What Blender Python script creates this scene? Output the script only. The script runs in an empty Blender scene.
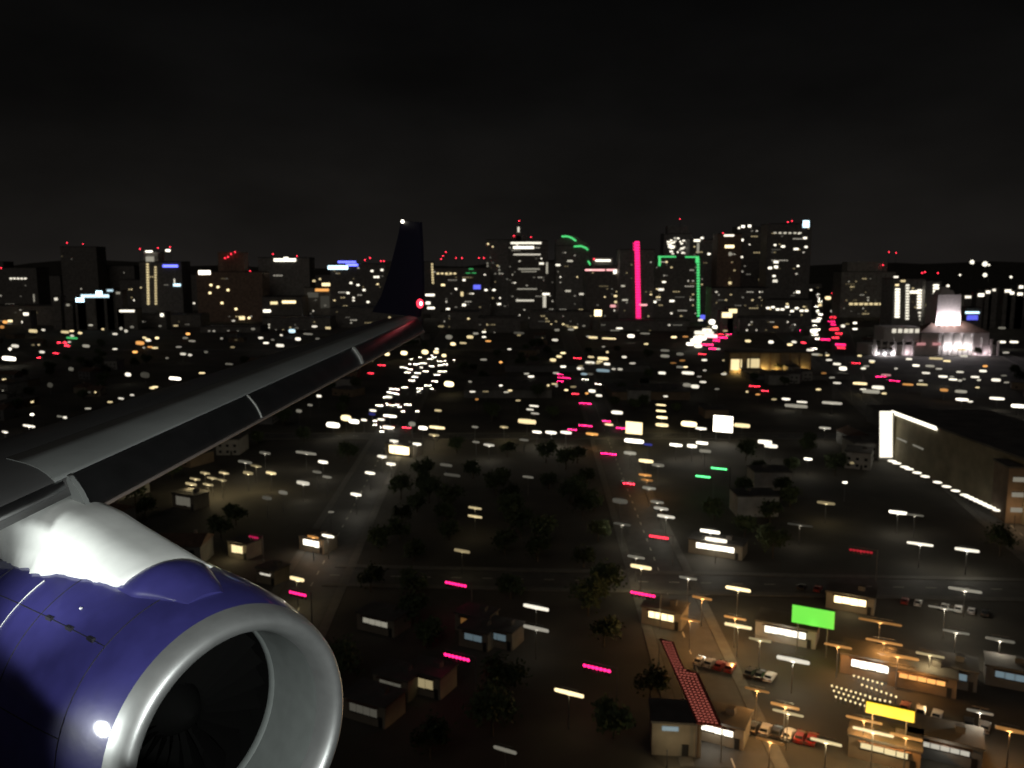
import bpy, math, random
from mathutils import Vector, Matrix
R = math.radians
random.seed(7)
sc = bpy.context.scene
col = sc.collection

# ------------------------------------------------------------------ camera, sky, sky glow, exposure
H = 90.0            # height of the window seat above the streets
FPX = 835.0
PITCH = R(8.0)
cam_d = bpy.data.cameras.new('camera')
cam = bpy.data.objects.new('camera', cam_d)
col.objects.link(cam)
cam.location = (0, 0, H)
cam.rotation_euler = (R(90) - PITCH, 0, 0)
cam_d.sensor_width = 36.0
cam_d.lens = 36.0 * FPX / 1024.0
cam_d.clip_start = 0.05
cam_d.clip_end = 60000
cam_d.dof.use_dof = True          # a fast lens focused on the engine: the town lies a little out of focus
cam_d.dof.focus_distance = 8.5
cam_d.dof.aperture_fstop = 1.35
sc.camera = cam

world = bpy.data.worlds.new('World')
sc.world = world
world.use_nodes = True
wt = world.node_tree
wt.nodes.clear()
w_out = wt.nodes.new('ShaderNodeOutputWorld')
w_bg = wt.nodes.new('ShaderNodeBackground')
w_tc = wt.nodes.new('ShaderNodeTexCoord')
w_sep = wt.nodes.new('ShaderNodeSeparateXYZ')
w_ramp = wt.nodes.new('ShaderNodeValToRGB')
w_noise = wt.nodes.new('ShaderNodeTexNoise')
w_map = wt.nodes.new('ShaderNodeMapping')
w_mr = wt.nodes.new('ShaderNodeMapRange')
w_mul = wt.nodes.new('ShaderNodeMixRGB')
w_mul.blend_type = 'MULTIPLY'
w_mul.inputs[0].default_value = 1.0
el = w_ramp.color_ramp.elements
el[0].position = 0.0
el[0].color = (0.0098, 0.0087, 0.0079, 1)
el[1].position = 0.30
el[1].color = (0.0021, 0.0021, 0.0021, 1)
e = el.new(0.08); e.color = (0.0070, 0.0064, 0.0058, 1)
e = el.new(0.17); e.color = (0.0038, 0.0036, 0.0034, 1)
w_map.inputs['Scale'].default_value = (3.0, 3.0, 7.0)
w_noise.inputs['Scale'].default_value = 1.3
w_noise.inputs['Detail'].default_value = 4
w_mr.inputs[1].default_value = 0.3
w_mr.inputs[2].default_value = 0.75
w_mr.inputs[3].default_value = 0.72
w_mr.inputs[4].default_value = 1.4
L_ = wt.links.new
L_(w_tc.outputs['Generated'], w_sep.inputs[0])
L_(w_sep.outputs['Z'], w_ramp.inputs[0])
L_(w_tc.outputs['Generated'], w_map.inputs[0])
L_(w_map.outputs[0], w_noise.inputs['Vector'])
L_(w_noise.outputs['Fac'], w_mr.inputs[0])
L_(w_ramp.outputs[0], w_mul.inputs[1])
L_(w_mr.outputs[0], w_mul.inputs[2])
L_(w_mul.outputs[0], w_bg.inputs['Color'])
w_bg.inputs['Strength'].default_value = 1.0
L_(w_bg.outputs[0], w_out.inputs[0])

sun_d = bpy.data.lights.new('night_sky_glow', 'SUN')
sun_d.energy = 0.11
sun_d.angle = R(40)
sun_d.color = (1.0, 0.90, 0.80)
sun = bpy.data.objects.new('night_sky_glow', sun_d)
col.objects.link(sun)
sun.rotation_euler = (R(48), 0, R(-14))      # soft fill added high behind the aircraft, for the town's sky glow

sc.view_settings.view_transform = 'Standard'
sc.view_settings.look = 'None'
sc.view_settings.exposure = 0
sc.view_settings.gamma = 1
sc.view_settings.use_curve_mapping = False
cy = sc.cycles
cy.max_bounces = 4
cy.diffuse_bounces = 1
cy.glossy_bounces = 2
cy.sample_clamp_indirect = 0.6
cy.use_denoising = True
cy.use_adaptive_sampling = False

# ------------------------------------------------------------------ helpers
def ray(px, py):
    u = (px - 512) / FPX
    v = (384 - py) / FPX
    return Vector((u, math.cos(PITCH) + v * math.sin(PITCH), -math.sin(PITCH) + v * math.cos(PITCH)))
def G(px, py, z=0.0):
    """the point at height z over the streets that the pixel looks at"""
    d = ray(px, py)
    t = (z - H) / d.z
    return Vector((0, 0, H)) + d * t
def D(px, py, dist):
    """the point at distance dist (along y) that the pixel looks at"""
    d = ray(px, py)
    return Vector((0, 0, H)) + d * (dist / d.y)
def ppm(p):
    """pixels per metre at p"""
    return FPX / (p - Vector((0, 0, H))).dot(ray(512, 384))

class MB:
    def __init__(s):
        s.v = []; s.f = []; s.smooth = []
    def add(s, vs, fs, smooth=False):
        b = len(s.v)
        s.v += [tuple(v) for v in vs]
        s.f += [tuple(b + i for i in f) for f in fs]
        s.smooth += [smooth] * len(fs)
        return s
    def box(s, c, d, rz=0.0, taper=1.0):
        x, y, z = d[0] / 2, d[1] / 2, d[2] / 2
        vs = []
        ca, sa = math.cos(rz), math.sin(rz)
        for k in (-1, 1):
            q = taper if k > 0 else 1
            for i, j in ((-1, -1), (1, -1), (1, 1), (-1, 1)):
                a, b = i * x * q, j * y * q
                vs.append((c[0] + a * ca - b * sa, c[1] + a * sa + b * ca, c[2] + k * z))
        return s.add(vs, [(3, 2, 1, 0), (4, 5, 6, 7), (0, 1, 5, 4), (1, 2, 6, 5), (2, 3, 7, 6), (3, 0, 4, 7)])
    def tube(s, p, q, r0, r1=None, n=8):
        p, q = Vector(p), Vector(q)
        r1 = r0 if r1 is None else r1
        a = (q - p).normalized()
        u = a.orthogonal().normalized()
        w = a.cross(u)
        vs = []
        for c, r in ((p, r0), (q, r1)):
            for i in range(n):
                t = 2 * math.pi * i / n
                vs.append(c + u * (r * math.cos(t)) + w * (r * math.sin(t)))
        s.add(vs, [(i, (i + 1) % n, n + (i + 1) % n, n + i) for i in range(n)], True)
        s.add(vs[:n], [tuple(range(n - 1, -1, -1))])
        s.add(vs[n:], [tuple(range(n))])
        return s
    def ball(s, c, r, n=8, m=5, sz=1.0):
        vs = [(c[0], c[1], c[2] + r * sz)]
        for j in range(1, m):
            ph = math.pi * j / m
            for i in range(n):
                t = 2 * math.pi * i / n
                vs.append((c[0] + r * math.sin(ph) * math.cos(t), c[1] + r * math.sin(ph) * math.sin(t), c[2] + r * sz * math.cos(ph)))
        vs.append((c[0], c[1], c[2] - r * sz))
        fs = [(0, 1 + i, 1 + (i + 1) % n) for i in range(n)]
        for j in range(m - 2):
            a = 1 + j * n
            fs += [(a + i, a + n + i, a + n + (i + 1) % n, a + (i + 1) % n) for i in range(n)]
        a = 1 + (m - 2) * n
        fs += [(a + i, len(vs) - 1, a + (i + 1) % n) for i in range(n)]
        return s.add(vs, fs, True)
    def prism(s, prof, y0, y1):
        """profile of (x, z) points extruded along y"""
        n = len(prof)
        vs = [(x, y0, z) for x, z in prof] + [(x, y1, z) for x, z in prof]
        fs = [tuple(range(n)), tuple(range(2 * n - 1, n - 1, -1))]
        fs += [((i + 1) % n, i, n + i, n + (i + 1) % n) for i in range(n)]
        return s.add(vs, fs)
    def poly(s, pts, z0, z1):
        """plan polygon of (x, y) points, counter-clockwise, from z0 up to z1"""
        n = len(pts)
        vs = [(x, y, z0) for x, y in pts] + [(x, y, z1) for x, y in pts]
        fs = [tuple(range(n - 1, -1, -1)), tuple(range(n, 2 * n))]
        fs += [(i, (i + 1) % n, n + (i + 1) % n, n + i) for i in range(n)]
        return s.add(vs, fs)
    def data(s, name, mat):
        me = bpy.data.meshes.new(name)
        me.from_pydata(s.v, [], s.f)
        me.polygons.foreach_set('use_smooth', s.smooth)
        me.materials.append(mat)
        me.update()
        return me
    def build(s, name, mat, parent=None):
        return link(name, s.data(name, mat), parent)
def link(name, me, parent=None):
    o = bpy.data.objects.new(name, me)
    col.objects.link(o)
    if parent: o.parent = parent
    return o
def thing(name, label, cat, loc=(0, 0, 0), rz=0.0, group=None):
    o = bpy.data.objects.new(name, None)
    col.objects.link(o)
    o.empty_display_size = 0.5
    o.location = loc
    o.rotation_euler = (0, 0, rz)
    return tag(o, label, cat, group)
def tag(o, label, cat, group=None):
    o['label'] = label; o['category'] = cat
    if group: o['group'] = group
    return o
def struct(o):
    o['kind'] = 'structure'
    return o
def copy_tree(o, parent=None):
    c = o.copy()
    col.objects.link(c)
    if parent: c.parent = parent
    for ch in list(o.children): copy_tree(ch, c)
    return c
UNIT = {}
def unit_box(name, mat):
    """a shared one-metre box whose copies are scaled (lit windows, lamps)"""
    k = (name, mat.name)
    if k not in UNIT:
        UNIT[k] = MB().box((0, 0, 0), (1, 1, 1)).data(name, mat)
    return UNIT[k]
def ubox(name, mat, parent, c, d):
    o = link(name, unit_box(name, mat), parent)
    o.location = c
    o.scale = d
    return o

# ------------------------------------------------------------------ materials
def mat(name, base, rough=0.7, metal=0.0, noise=0.0, scale=1.0, coat=0.0, spec=None, bump=0.0, coord='Object', stretch=(1, 1, 1)):
    m = bpy.data.materials.new(name)
    m.use_nodes = True
    nt = m.node_tree
    b = nt.nodes['Principled BSDF']
    b.inputs['Base Color'].default_value = (*base, 1)
    b.inputs['Roughness'].default_value = rough
    b.inputs['Metallic'].default_value = metal
    b.inputs['Coat Weight'].default_value = coat
    b.inputs['Coat Roughness'].default_value = 0.09
    if spec is not None: b.inputs['Specular IOR Level'].default_value = spec
    if noise or bump:
        tc = nt.nodes.new('ShaderNodeTexCoord')
        mp = nt.nodes.new('ShaderNodeMapping')
        mp.inputs['Scale'].default_value = stretch
        nz = nt.nodes.new('ShaderNodeTexNoise')
        nz.inputs['Scale'].default_value = scale
        nz.inputs['Detail'].default_value = 5
        nt.links.new(tc.outputs[coord], mp.inputs[0])
        nt.links.new(mp.outputs[0], nz.inputs['Vector'])
        if noise:
            rp = nt.nodes.new('ShaderNodeValToRGB')
            rp.color_ramp.elements[0].position = 0.3
            rp.color_ramp.elements[1].position = 0.72
            rp.color_ramp.elements[0].color = (*[c * (1 - noise) for c in base], 1)
            rp.color_ramp.elements[1].color = (*[min(1, c * (1 + noise)) for c in base], 1)
            nt.links.new(nz.outputs['Fac'], rp.inputs[0])
            nt.links.new(rp.outputs[0], b.inputs['Base Color'])
        if bump:
            bp = nt.nodes.new('ShaderNodeBump')
            bp.inputs['Strength'].default_value = bump
            bp.inputs['Distance'].default_value = 0.02
            nt.links.new(nz.outputs['Fac'], bp.inputs['Height'])
            nt.links.new(bp.outputs[0], b.inputs['Normal'])
    return m
def facade(name, wall, glass, w=3.2, h=3.4):
    """storeys of unlit panes in a wall"""
    m = bpy.data.materials.new(name)
    m.use_nodes = True
    nt = m.node_tree
    b = nt.nodes['Principled BSDF']
    tc = nt.nodes.new('ShaderNodeTexCoord')
    sp = nt.nodes.new('ShaderNodeSeparateXYZ')
    ad = nt.nodes.new('ShaderNodeMath'); ad.operation = 'ADD'
    cb = nt.nodes.new('ShaderNodeCombineXYZ')
    br = nt.nodes.new('ShaderNodeTexBrick')
    br.offset = 0.0
    br.inputs['Scale'].default_value = 1.0
    br.inputs['Brick Width'].default_value = w
    br.inputs['Row Height'].default_value = h
    br.inputs['Mortar Size'].default_value = 0.45
    br.inputs['Mortar Smooth'].default_value = 0.0
    br.inputs['Color1'].default_value = (*glass, 1)
    br.inputs['Color2'].default_value = (*[c * 2.2 for c in glass], 1)
    br.inputs['Mortar'].default_value = (*wall, 1)
    nt.links.new(tc.outputs['Object'], sp.inputs[0])
    nt.links.new(sp.outputs['X'], ad.inputs[0])
    nt.links.new(sp.outputs['Y'], ad.inputs[1])
    nt.links.new(ad.outputs[0], cb.inputs['X'])
    nt.links.new(sp.outputs['Z'], cb.inputs['Y'])
    nt.links.new(cb.outputs[0], br.inputs['Vector'])
    nt.links.new(br.outputs['Color'], b.inputs['Base Color'])
    b.inputs['Roughness'].default_value = 0.6
    return m
EM = {}
def glow(name, c, s):
    k = (name, s)
    if k in EM: return EM[k]
    m = bpy.data.materials.new('%s_glow' % name)
    m.use_nodes = True
    b = m.node_tree.nodes['Principled BSDF']
    b.inputs['Base Color'].default_value = (0.02, 0.02, 0.02, 1)
    b.inputs['Emission Color'].default_value = (*c, 1)
    b.inputs['Emission Strength'].default_value = s
    m.cycles.emission_sampling = 'NONE'
    EM[k] = m
    return m
COL = {'w': (1.0, 0.93, 0.76), 'y': (1.0, 0.80, 0.42), 'o': (1.0, 0.45, 0.12), 'r': (1.0, 0.03, 0.06), 'p': (1.0, 0.015, 0.16),
       'g': (0.12, 1.0, 0.28), 'b': (0.14, 0.16, 1.0), 'c': (0.62, 0.88, 1.0), 'd': (0.62, 0.58, 0.46), 'k': (1.0, 0.45, 0.45), 'l': (0.16, 0.85, 0.07), 's': (1.0, 0.66, 0.04)}
WORD = {'w': 'white', 'y': 'warm yellow', 'o': 'orange', 'r': 'red', 'p': 'magenta red', 'g': 'green', 'b': 'blue', 'c': 'bluish white', 'd': 'dim grey', 'k': 'pink', 'l': 'lime green', 's': 'strong yellow'}
def lit(c, s=None):
    if s is None: s = {'d': 0.14}.get(c, 3.0)
    return glow(WORD[c].replace(' ', '_'), COL[c], s)

M_ground = mat('town_ground', (0.048, 0.043, 0.034), 0.9, noise=0.6, scale=0.035)
M_road = mat('asphalt', (0.055, 0.053, 0.050), 0.75, noise=0.25, scale=0.3)
M_walk = mat('pavement_concrete', (0.10, 0.095, 0.085), 0.85, noise=0.2, scale=0.5)
M_mark = mat('road_paint', (0.6, 0.58, 0.5), 0.7)
M_metal = mat('galvanised_pole', (0.16, 0.16, 0.16), 0.5, 0.6)
M_dark = mat('dark_metal', (0.025, 0.025, 0.026), 0.5, 0.3)
M_concrete = mat('concrete', (0.24, 0.22, 0.19), 0.85, noise=0.25, scale=0.2)
M_roof = mat('roof_felt', (0.075, 0.07, 0.065), 0.9, noise=0.4, scale=0.15)
M_tile = mat('roof_tile', (0.09, 0.055, 0.04), 0.8, noise=0.35, scale=0.6)
M_glass = mat('dark_glass', (0.012, 0.014, 0.016), 0.15, spec=0.3)
M_stucco = [mat('stucco_%s' % n, c, 0.9, noise=0.2, scale=0.3) for n, c in
            (('cream', (0.20, 0.175, 0.135)), ('grey', (0.13, 0.13, 0.13)), ('tan', (0.17, 0.125, 0.085)), ('white', (0.27, 0.265, 0.25)))]
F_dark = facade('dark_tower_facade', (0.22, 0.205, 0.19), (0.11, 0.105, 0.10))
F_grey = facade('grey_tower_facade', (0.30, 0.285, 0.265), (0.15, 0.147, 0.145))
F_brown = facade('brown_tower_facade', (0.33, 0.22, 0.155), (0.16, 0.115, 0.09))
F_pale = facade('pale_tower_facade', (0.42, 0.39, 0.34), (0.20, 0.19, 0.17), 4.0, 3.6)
FAC = {'dark': F_dark, 'grey': F_grey, 'brown': F_brown, 'pale': F_pale}
M_bark = mat('bark', (0.06, 0.045, 0.03), 0.9)
M_leaf = mat('leaves', (0.045, 0.065, 0.025), 0.8, noise=0.5, scale=0.8)

# ------------------------------------------------------------------ ground, streets
struct(MB().add([(-30000, -3000, 0), (30000, -3000, 0), (30000, 45000, 0), (-30000, 45000, 0)], [(0, 1, 2, 3)]).build('ground', M_ground))
def strip(a, b, w, z, mb, z0=None):
    a, b = Vector((a[0], a[1], 0)), Vector((b[0], b[1], 0))
    n = (b - a).normalized()
    s = Vector((n.y, -n.x, 0)) * (w / 2)
    if z0 is None:
        mb.add([(p.x, p.y, z) for p in (a - s, a + s, b + s, b - s)], [(0, 1, 2, 3)])
    else:
        q = [(p.x, p.y) for p in (a - s, a + s, b + s, b - s)]
        mb.poly(q, z0, z)
    return n, s
STREETS = []
def street(a, b, w, lift):
    A, B = G(*a), G(*b)
    walk = MB(); n, s = strip(A, B, w + 6, 0.0, walk); walk = MB()
    for sg in (-1, 1):
        off = s.normalized() * (w / 2 + 1.5) * sg
        strip(A + off, B + off, 2.6, 0.12 + lift, walk, -0.2)
    struct(walk.build('pavement', M_walk))
    rd = MB(); strip(A, B, w, 0.01 + lift, rd)
    struct(rd.build('road', M_road))
    mk = MB()
    ln = (B - A).length
    t = 0
    while t < min(ln, 900):
        strip(A + n * t, A + n * (t + 3), 0.25, 0.016 + lift, mk)
        t += 9
    struct(mk.build('road_marking', M_mark))
    STREETS.append((A, B, w))
street((250, 700), (452, 322), 15, 0.000)
street((735, 768), (566, 330), 14, 0.004)
street((1300, 768), (742, 300), 14, 0.008)
street((852, 400), (834, 285), 20, 0.012)
street((-150, 436), (1150, 436), 12, 0.020)
street((-150, 350), (1150, 350), 12, 0.024)
street((330, 575), (1500, 600), 12, 0.028)
street((1040, 372), (985, 345), 10, 0.032)

# ------------------------------------------------------------------ skyline towers
def wbox(o, px, py, d, wp, hp, m, name='window', proud=0.25):
    """a lit pane on the front of tower o, given where and how large the photo shows it"""
    p = D(px, py, d)
    k = ppm(p)
    x, z = p.x - o.location.x, p.z - o.location.z
    return ubox(name, m, o, (x, -proud, z), (max(wp / k, 0.5), 0.5, max(hp / k, 0.5)))
def tower(x0, x1, top, d, label, fac='dark', pent=None, steps=(), wins=(), rand=0, rc='wwyy', rs=2.2, beac=(), strips=(), signs=(), crown=None, z_low=None, name='tower', cat='tower', group=None, depth=None):
    a, b = D(x0, top, d), D(x1, top, d)
    w, h = b.x - a.x, a.z
    dep = depth or max(18, min(40, w * 0.9))
    t = thing(name, label, cat, ((a.x + b.x) / 2, d, 0), 0, group)
    m = FAC[fac]
    body = MB()
    body.box((0, dep / 2, h / 2), (w, dep, h))
    body.build('facade', m, t)
    rp = MB()
    for c, s in (((0, 0.3, 0), (w, 0.6, 1.2)), ((0, dep - 0.3, 0), (w, 0.6, 1.2)), ((-w / 2 + 0.3, dep / 2, 0), (0.6, dep - 1.3, 1.2)), ((w / 2 - 0.3, dep / 2, 0), (0.6, dep - 1.3, 1.2))):
        rp.box((c[0], c[1], h + 0.6), s)
    rp.build('parapet', M_dark, t)
    for (sx0, sx1, st) in ([pent] if pent else []) + list(steps):
        p, q = D(sx0, st, d + 4), D(sx1, st, d + 4)
        hh = p.z - h
        if hh > 0.5:
            MB().box(((p.x + q.x) / 2 - t.location.x, 4 + dep * 0.35, h + hh / 2), (q.x - p.x, dep * 0.6, hh)).build('rooftop_block', m, t)
    if crown == 'antenna':
        MB().tube((0, dep / 2, h), (0, dep / 2, h + 16), 0.5, 0.15, 6).build('antenna', M_dark, t)
    for it in wins:
        x, y = it[0], it[1]
        wp = it[2] if len(it) > 2 else 2.4
        hp = it[3] if len(it) > 3 else 1.6
        c = it[4] if len(it) > 4 else 'w'
        s = it[5] if len(it) > 5 else 2.0
        wbox(t, x, y, d, wp * 0.9, hp * 0.85, lit(c, s))
    base_y = 322 if z_low is None else z_low
    for _ in range(rand):
        x = random.uniform(x0 + 2, x1 - 2)
        y = top + 4 + 2.7 * int((base_y - top - 6) * random.random() / 2.7)
        x = x0 + 2 + 2.4 * int((x - x0 - 2) / 2.4)
        c = random.choice(rc)
        s = random.choice((0.10, 0.16, 0.25, 0.45, 0.8, rs * 0.7))
        if random.random() < 0.22 and x + 9 < x1:
            for q in range(random.choice((2, 3, 4))): wbox(t, x + 2.4 * q, y, d, 1.7, 0.9, lit(c, min(s, 0.45)))
        else:
            wbox(t, x, y, d, random.choice((1.1, 1.4, 1.8, 2.0)), random.choice((0.8, 1.0, 1.3)), lit(c, s))
    for x, y in beac:
        p = D(x, y, d + 3)
        bx = link('beacon', BEACON, t)
        bx.location = (p.x - t.location.x, 3, p.z)
        zt = h if p.z > h else p.z - 2
        MB().tube((p.x - t.location.x, 3, zt), (p.x - t.location.x, 3, p.z - 0.5), 0.25, n=5).build('beacon_mast', M_dark, t)
    for (sx0, sy0, sx1, sy1, wp, c, s) in strips:           # runs of little lamps along an edge of the tower
        n = max(2, int(math.hypot(sx1 - sx0, sy1 - sy0) / 2.6))
        mb = MB()
        for i in range(n):
            f = (i + 0.5) / n
            p = D(sx0 + (sx1 - sx0) * f, sy0 + (sy1 - sy0) * f, d)
            k = ppm(p)
            dm = (wp / k, 0.8, 1.7 / k) if abs(sy1 - sy0) > abs(sx1 - sx0) else (2.4 / k, 0.8, wp / k)
            if n < 9: ubox('strip_lamp', lit(c, s), t, (p.x - t.location.x, -0.4, p.z), dm)
            else: mb.box((p.x - t.location.x, -0.4, p.z), dm)
        if n >= 9: mb.build('light_strip', lit(c, s), t)
    for (sx, sy, wp, hp, c, s) in signs:
        p = D(sx, sy, d)
        k = ppm(p)
        MB().box((p.x - t.location.x, -0.75, p.z), (wp / k, 0.5, hp / k)).build('lit_sign', lit(c, s), t)
        MB().box((p.x - t.location.x, -0.22, p.z), (wp / k + 1, 0.4, hp / k + 1)).build('sign_backing', M_dark, t)
    return t
BEACON = MB().ball((0, 0, 0), 0.8, 8, 6).data('beacon', lit('r', 7.0))

tower(60, 96, 247, 1700, 'broad unlit tower, second from the left end of the skyline, two faint red beacons', 'dark', rand=5, beac=((67, 243), (83, 244)))
tower(2, 36, 268, 1500, 'dark block at the left end of the skyline with a white window row', 'dark', wins=[(11 + 3.6 * i, 278.5, 2.6, 1.8, 'w', 1.2) for i in range(5)] + [(37 - 3, 298, 1.2, 9, 'd', 0.5)], rand=5, beac=((1, 268), (7, 268)))
tower(98, 134, 266, 1750, 'low dark block between the broad unlit tower and the tower with two lit columns', 'dark', rand=6, wins=((100, 275, 3, 2, 'w', 1.5),))
tower(139, 181, 262, 1420, 'slim tower with two columns of yellow lamps and a white crown', 'grey', steps=((143, 158, 252),), rand=4,
      wins=((150, 259, 9, 6, 'd', 0.5), (149, 251.5, 8, 2, 'w', 2.5), (168, 250.5, 5, 2.5, 'w', 3), (177, 285, 8, 3, 'c', 2), (174.5, 281, 1, 5, 'w', 1)),
      beac=((140, 249), (158, 248), (170, 247)), strips=((147.5, 263, 148.5, 305, 2.2, 'y', 0.9), (155.5, 266, 156, 305, 2.0, 'y', 0.7)), signs=((170.5, 266, 15, 2.4, 'b', 3),))
tower(196, 262, 272, 1380, 'broad brown tower with a stepped top and red beacons', 'brown', pent=(217, 243, 252), rand=5,
      wins=[(x, y, 2.6, 2.2, 'y', 2.2) for x, y in ((211, 285), (218, 287), (210, 293), (228, 290), (222, 303), (236, 309), (212, 323), (220, 323), (227, 323), (235, 323), (253, 327), (249, 318))] + [(242, 318, 6, 4, 'y', 1.5), (204.5, 272.5, 13, 4.5, 'w', 4)],
      beac=((225, 258), (228, 257), (235, 252), (243, 273), (250, 271), (231, 254)))
tower(258, 309, 258, 1450, 'wide dark tower with a white bar sign on top', 'grey', rand=2, beac=((273, 254), (297, 256)), signs=((285, 260, 22, 2.8, 'w', 2.5),), wins=((286, 258, 5, 2, 'w', 2.5),))
tower(262, 302, 297, 1300, 'low block with a yellow lit top floor before the white-signed tower', 'dark', wins=((274, 303, 8, 3, 'y', 1.3), (289, 302, 15, 3, 'y', 2.2), (267, 311, 8, 3, 'w', 2.5), (303, 317, 4, 3, 'w', 2), (268, 327, 14, 2, 'd', 0.5), (278, 326, 5, 2, 'y', 1)), beac=((287, 297),))
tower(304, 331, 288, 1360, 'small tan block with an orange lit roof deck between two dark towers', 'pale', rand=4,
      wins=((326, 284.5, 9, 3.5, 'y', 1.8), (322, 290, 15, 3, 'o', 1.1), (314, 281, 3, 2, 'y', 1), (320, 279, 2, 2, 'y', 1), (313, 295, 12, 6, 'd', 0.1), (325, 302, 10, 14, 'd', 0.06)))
tower(330, 386, 264, 1330, 'dark tower with a blue-white roof sign beside the winglet', 'dark', rand=22, beac=((365, 260), (370, 258), (381, 261), (384, 261)),
      wins=[(x, y, 2.8, 2, 'w', 1.8) for x, y in ((351, 283), (358, 285), (348, 293), (364, 290), (372, 271), (378, 277), (375, 277), (382, 270), (368, 302), (345, 323), (351, 322))],
      signs=((338, 267.5, 20, 3.6, 'c', 3), (347, 262, 18, 2, 'b', 2.5), (352, 265, 12, 2.2, 'b', 3.5)))
tower(384, 432, 262, 1600, 'dark block mostly hidden behind the winglet', 'dark', rand=12)
tower(430, 490, 268, 1480, 'wide block with a row of yellow windows right of the winglet', 'dark', rand=24,
      wins=[(438 + 4.2 * i, 273.5, 2.6, 1.7, 'y', 1.2) for i in range(5)] + [(443, 285, 4, 2, 'y', 2), (456, 289, 2, 2), (464, 280, 3, 2), (462, 294, 3, 5, 'y', 0.9), (464, 305, 4, 2.5), (448, 309, 4, 2), (430, 295, 10, 2.4, 'w', 2), (431, 308, 8, 2.4, 'w', 2), (428, 303, 5, 3, 'w', 2), (477, 287, 8, 5, 'b', 1.2), (471, 269, 5, 1, 'g', 0.5), (474, 273, 5, 1, 'g', 0.4), (468, 273, 5, 1, 'g', 0.4), (486, 290, 3, 2)],
      beac=((441, 259), (443, 256), (446, 252), (456, 258), (462, 258), (479, 258), (484, 258)), strips=((432, 263, 433, 284, 1.8, 'y', 0.9),))
tower(486, 513, 240, 1520, 'tall grey tower with faint lit edges left of the banded tower', 'grey', rand=14,
      wins=((494, 290, 3, 2), (499, 304, 4, 2), (510, 305, 4, 5, 'w', 1), (511, 309, 4, 2, 'w', 2)), beac=(), strips=((487.5, 262, 488.5, 310, 1.6, 'd', 0.35), (499, 265, 499.5, 275, 1.6, 'd', 0.4)), signs=())
tower(508, 548, 241, 1400, 'tall tower with white bands at its top and a spire', 'dark', rand=30, rc='wwwd', steps=((512, 526, 236), (516, 521, 231)), crown='antenna',
      wins=((526, 243, 34, 2.2, 'w', 1.4), (523.5, 247.5, 23, 3, 'w', 2.0), (527, 254.5, 30, 1.6, 'w', 0.7), (529, 269, 24, 1.6, 'd', 0.5), (529, 271.5, 17, 1.4, 'd', 0.4), (525, 300.5, 20, 2, 'w', 0.7), (527, 289, 22, 1.4, 'd', 0.5), (544.5, 301, 3.4, 15, 'w', 0.6), (549 - 2, 268, 2, 13, 'd', 0.7), (541.5, 263.5, 5, 2, 'w', 1.6), (518.5, 229.5, 2.4, 6, 'w', 0.8), (555 - 9, 294, 8, 2.2, 'w', 1.8)),
      beac=((514, 236), (531, 237), (519, 221)))
t = tower(556, 590, 246, 1430, 'round-topped tower with green lit arcs on its crown', 'grey', rand=16, wins=((570, 261, 6, 2, 'd', 1), (582, 294, 6, 2, 'w', 0.8), (568, 291, 6, 2, 'd', 0.9), (553 + 5, 265, 5, 2, 'w', 1.5)))
def arc_sign(t, d, pts, c, s, wpx=1.6):
    mb = MB()
    for (xa, ya), (xb, yb) in zip(pts[:-1], pts[1:]):
        p, q = D(xa, ya, d), D(xb, yb, d)
        k = ppm(p)
        o = t.location
        mb.tube((p.x - o.x, -0.6, p.z), (q.x - o.x, -0.6, q.z), wpx / 2 / k, n=6)
    mb.build('arc_light', lit(c, s), t)
cr = MB()
prof = [(D(556 + 34 * i / 12, 246, 1430).x - t.location.x, D(0, 246 - 10.5 * math.sin(math.pi * min(1, (i / 12) * 0.85 + 0.15)) , 1430).z) for i in range(13)]
prof = [(prof[0][0], D(0, 247, 1430).z)] + prof + [(prof[-1][0], D(0, 247, 1430).z)]
cr.prism(prof, 0.2, 24)
cr.build('curved_crown', F_grey, t)
arc_sign(t, 1430, [(561.5, 236.5), (567, 236.2), (572, 238), (576, 241)], 'g', 0.9)
arc_sign(t, 1430, [(574, 246.5), (581, 246), (586, 248), (588, 250)], 'g', 0.9)
arc_sign(t, 1430, [(588, 261), (590, 264), (591, 266)], 'g', 0.9)
tower(586, 621, 266, 1380, 'dark tower with an L-shaped white roofline light', 'dark', pent=(592, 613, 258), rand=16, wins=((603, 260.5, 17, 2.2, 'w', 2.2), (595, 270, 22, 1.8, 'k', 1.8), (611, 270, 10, 1.8, 'k', 1.8), (615, 271.5, 3.6, 5, 'w', 2.2), (618, 296, 9, 2, 'y', 1.4), (618, 302, 8, 2, 'y', 1.2), (613, 306, 6, 3, 'k', 1.0)), beac=((594, 259),))
tower(620, 655, 250, 1350, 'dark tower with a tall pink neon strip down its corner', 'grey', rand=12, wins=((643, 305, 9, 2, 'k', 1.4), (623, 286, 4, 1.6, 'd', 1), (625, 300, 6, 1.6, 'd', 1)), beac=((643, 260), (648, 258), (650, 260), (652, 259)),
      strips=((637, 241, 638.5, 320, 4.6, 'p', 2.6), (634.5, 242, 634.5, 251, 2.5, 'p', 1.5)))
tower(655, 702, 258, 1360, 'tower outlined in green neon along its roof and corner', 'dark', rand=34,
      wins=((661, 289.5, 6, 2.5, 'w', 1.4), (672, 301, 5, 2), (654, 302, 5, 2), (664, 282, 4, 1.6), (645, 263, 3, 2)), beac=((665, 261),),
      strips=((698, 258, 698.5, 317, 2.7, 'g', 0.9),), signs=((667, 256.7, 18, 1.5, 'g', 0.75), (659.5, 261, 2.3, 10, 'g', 0.8), (692, 257, 14, 1.5, 'g', 0.75), (697, 260, 3.0, 6, 'g', 0.8)))
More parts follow.
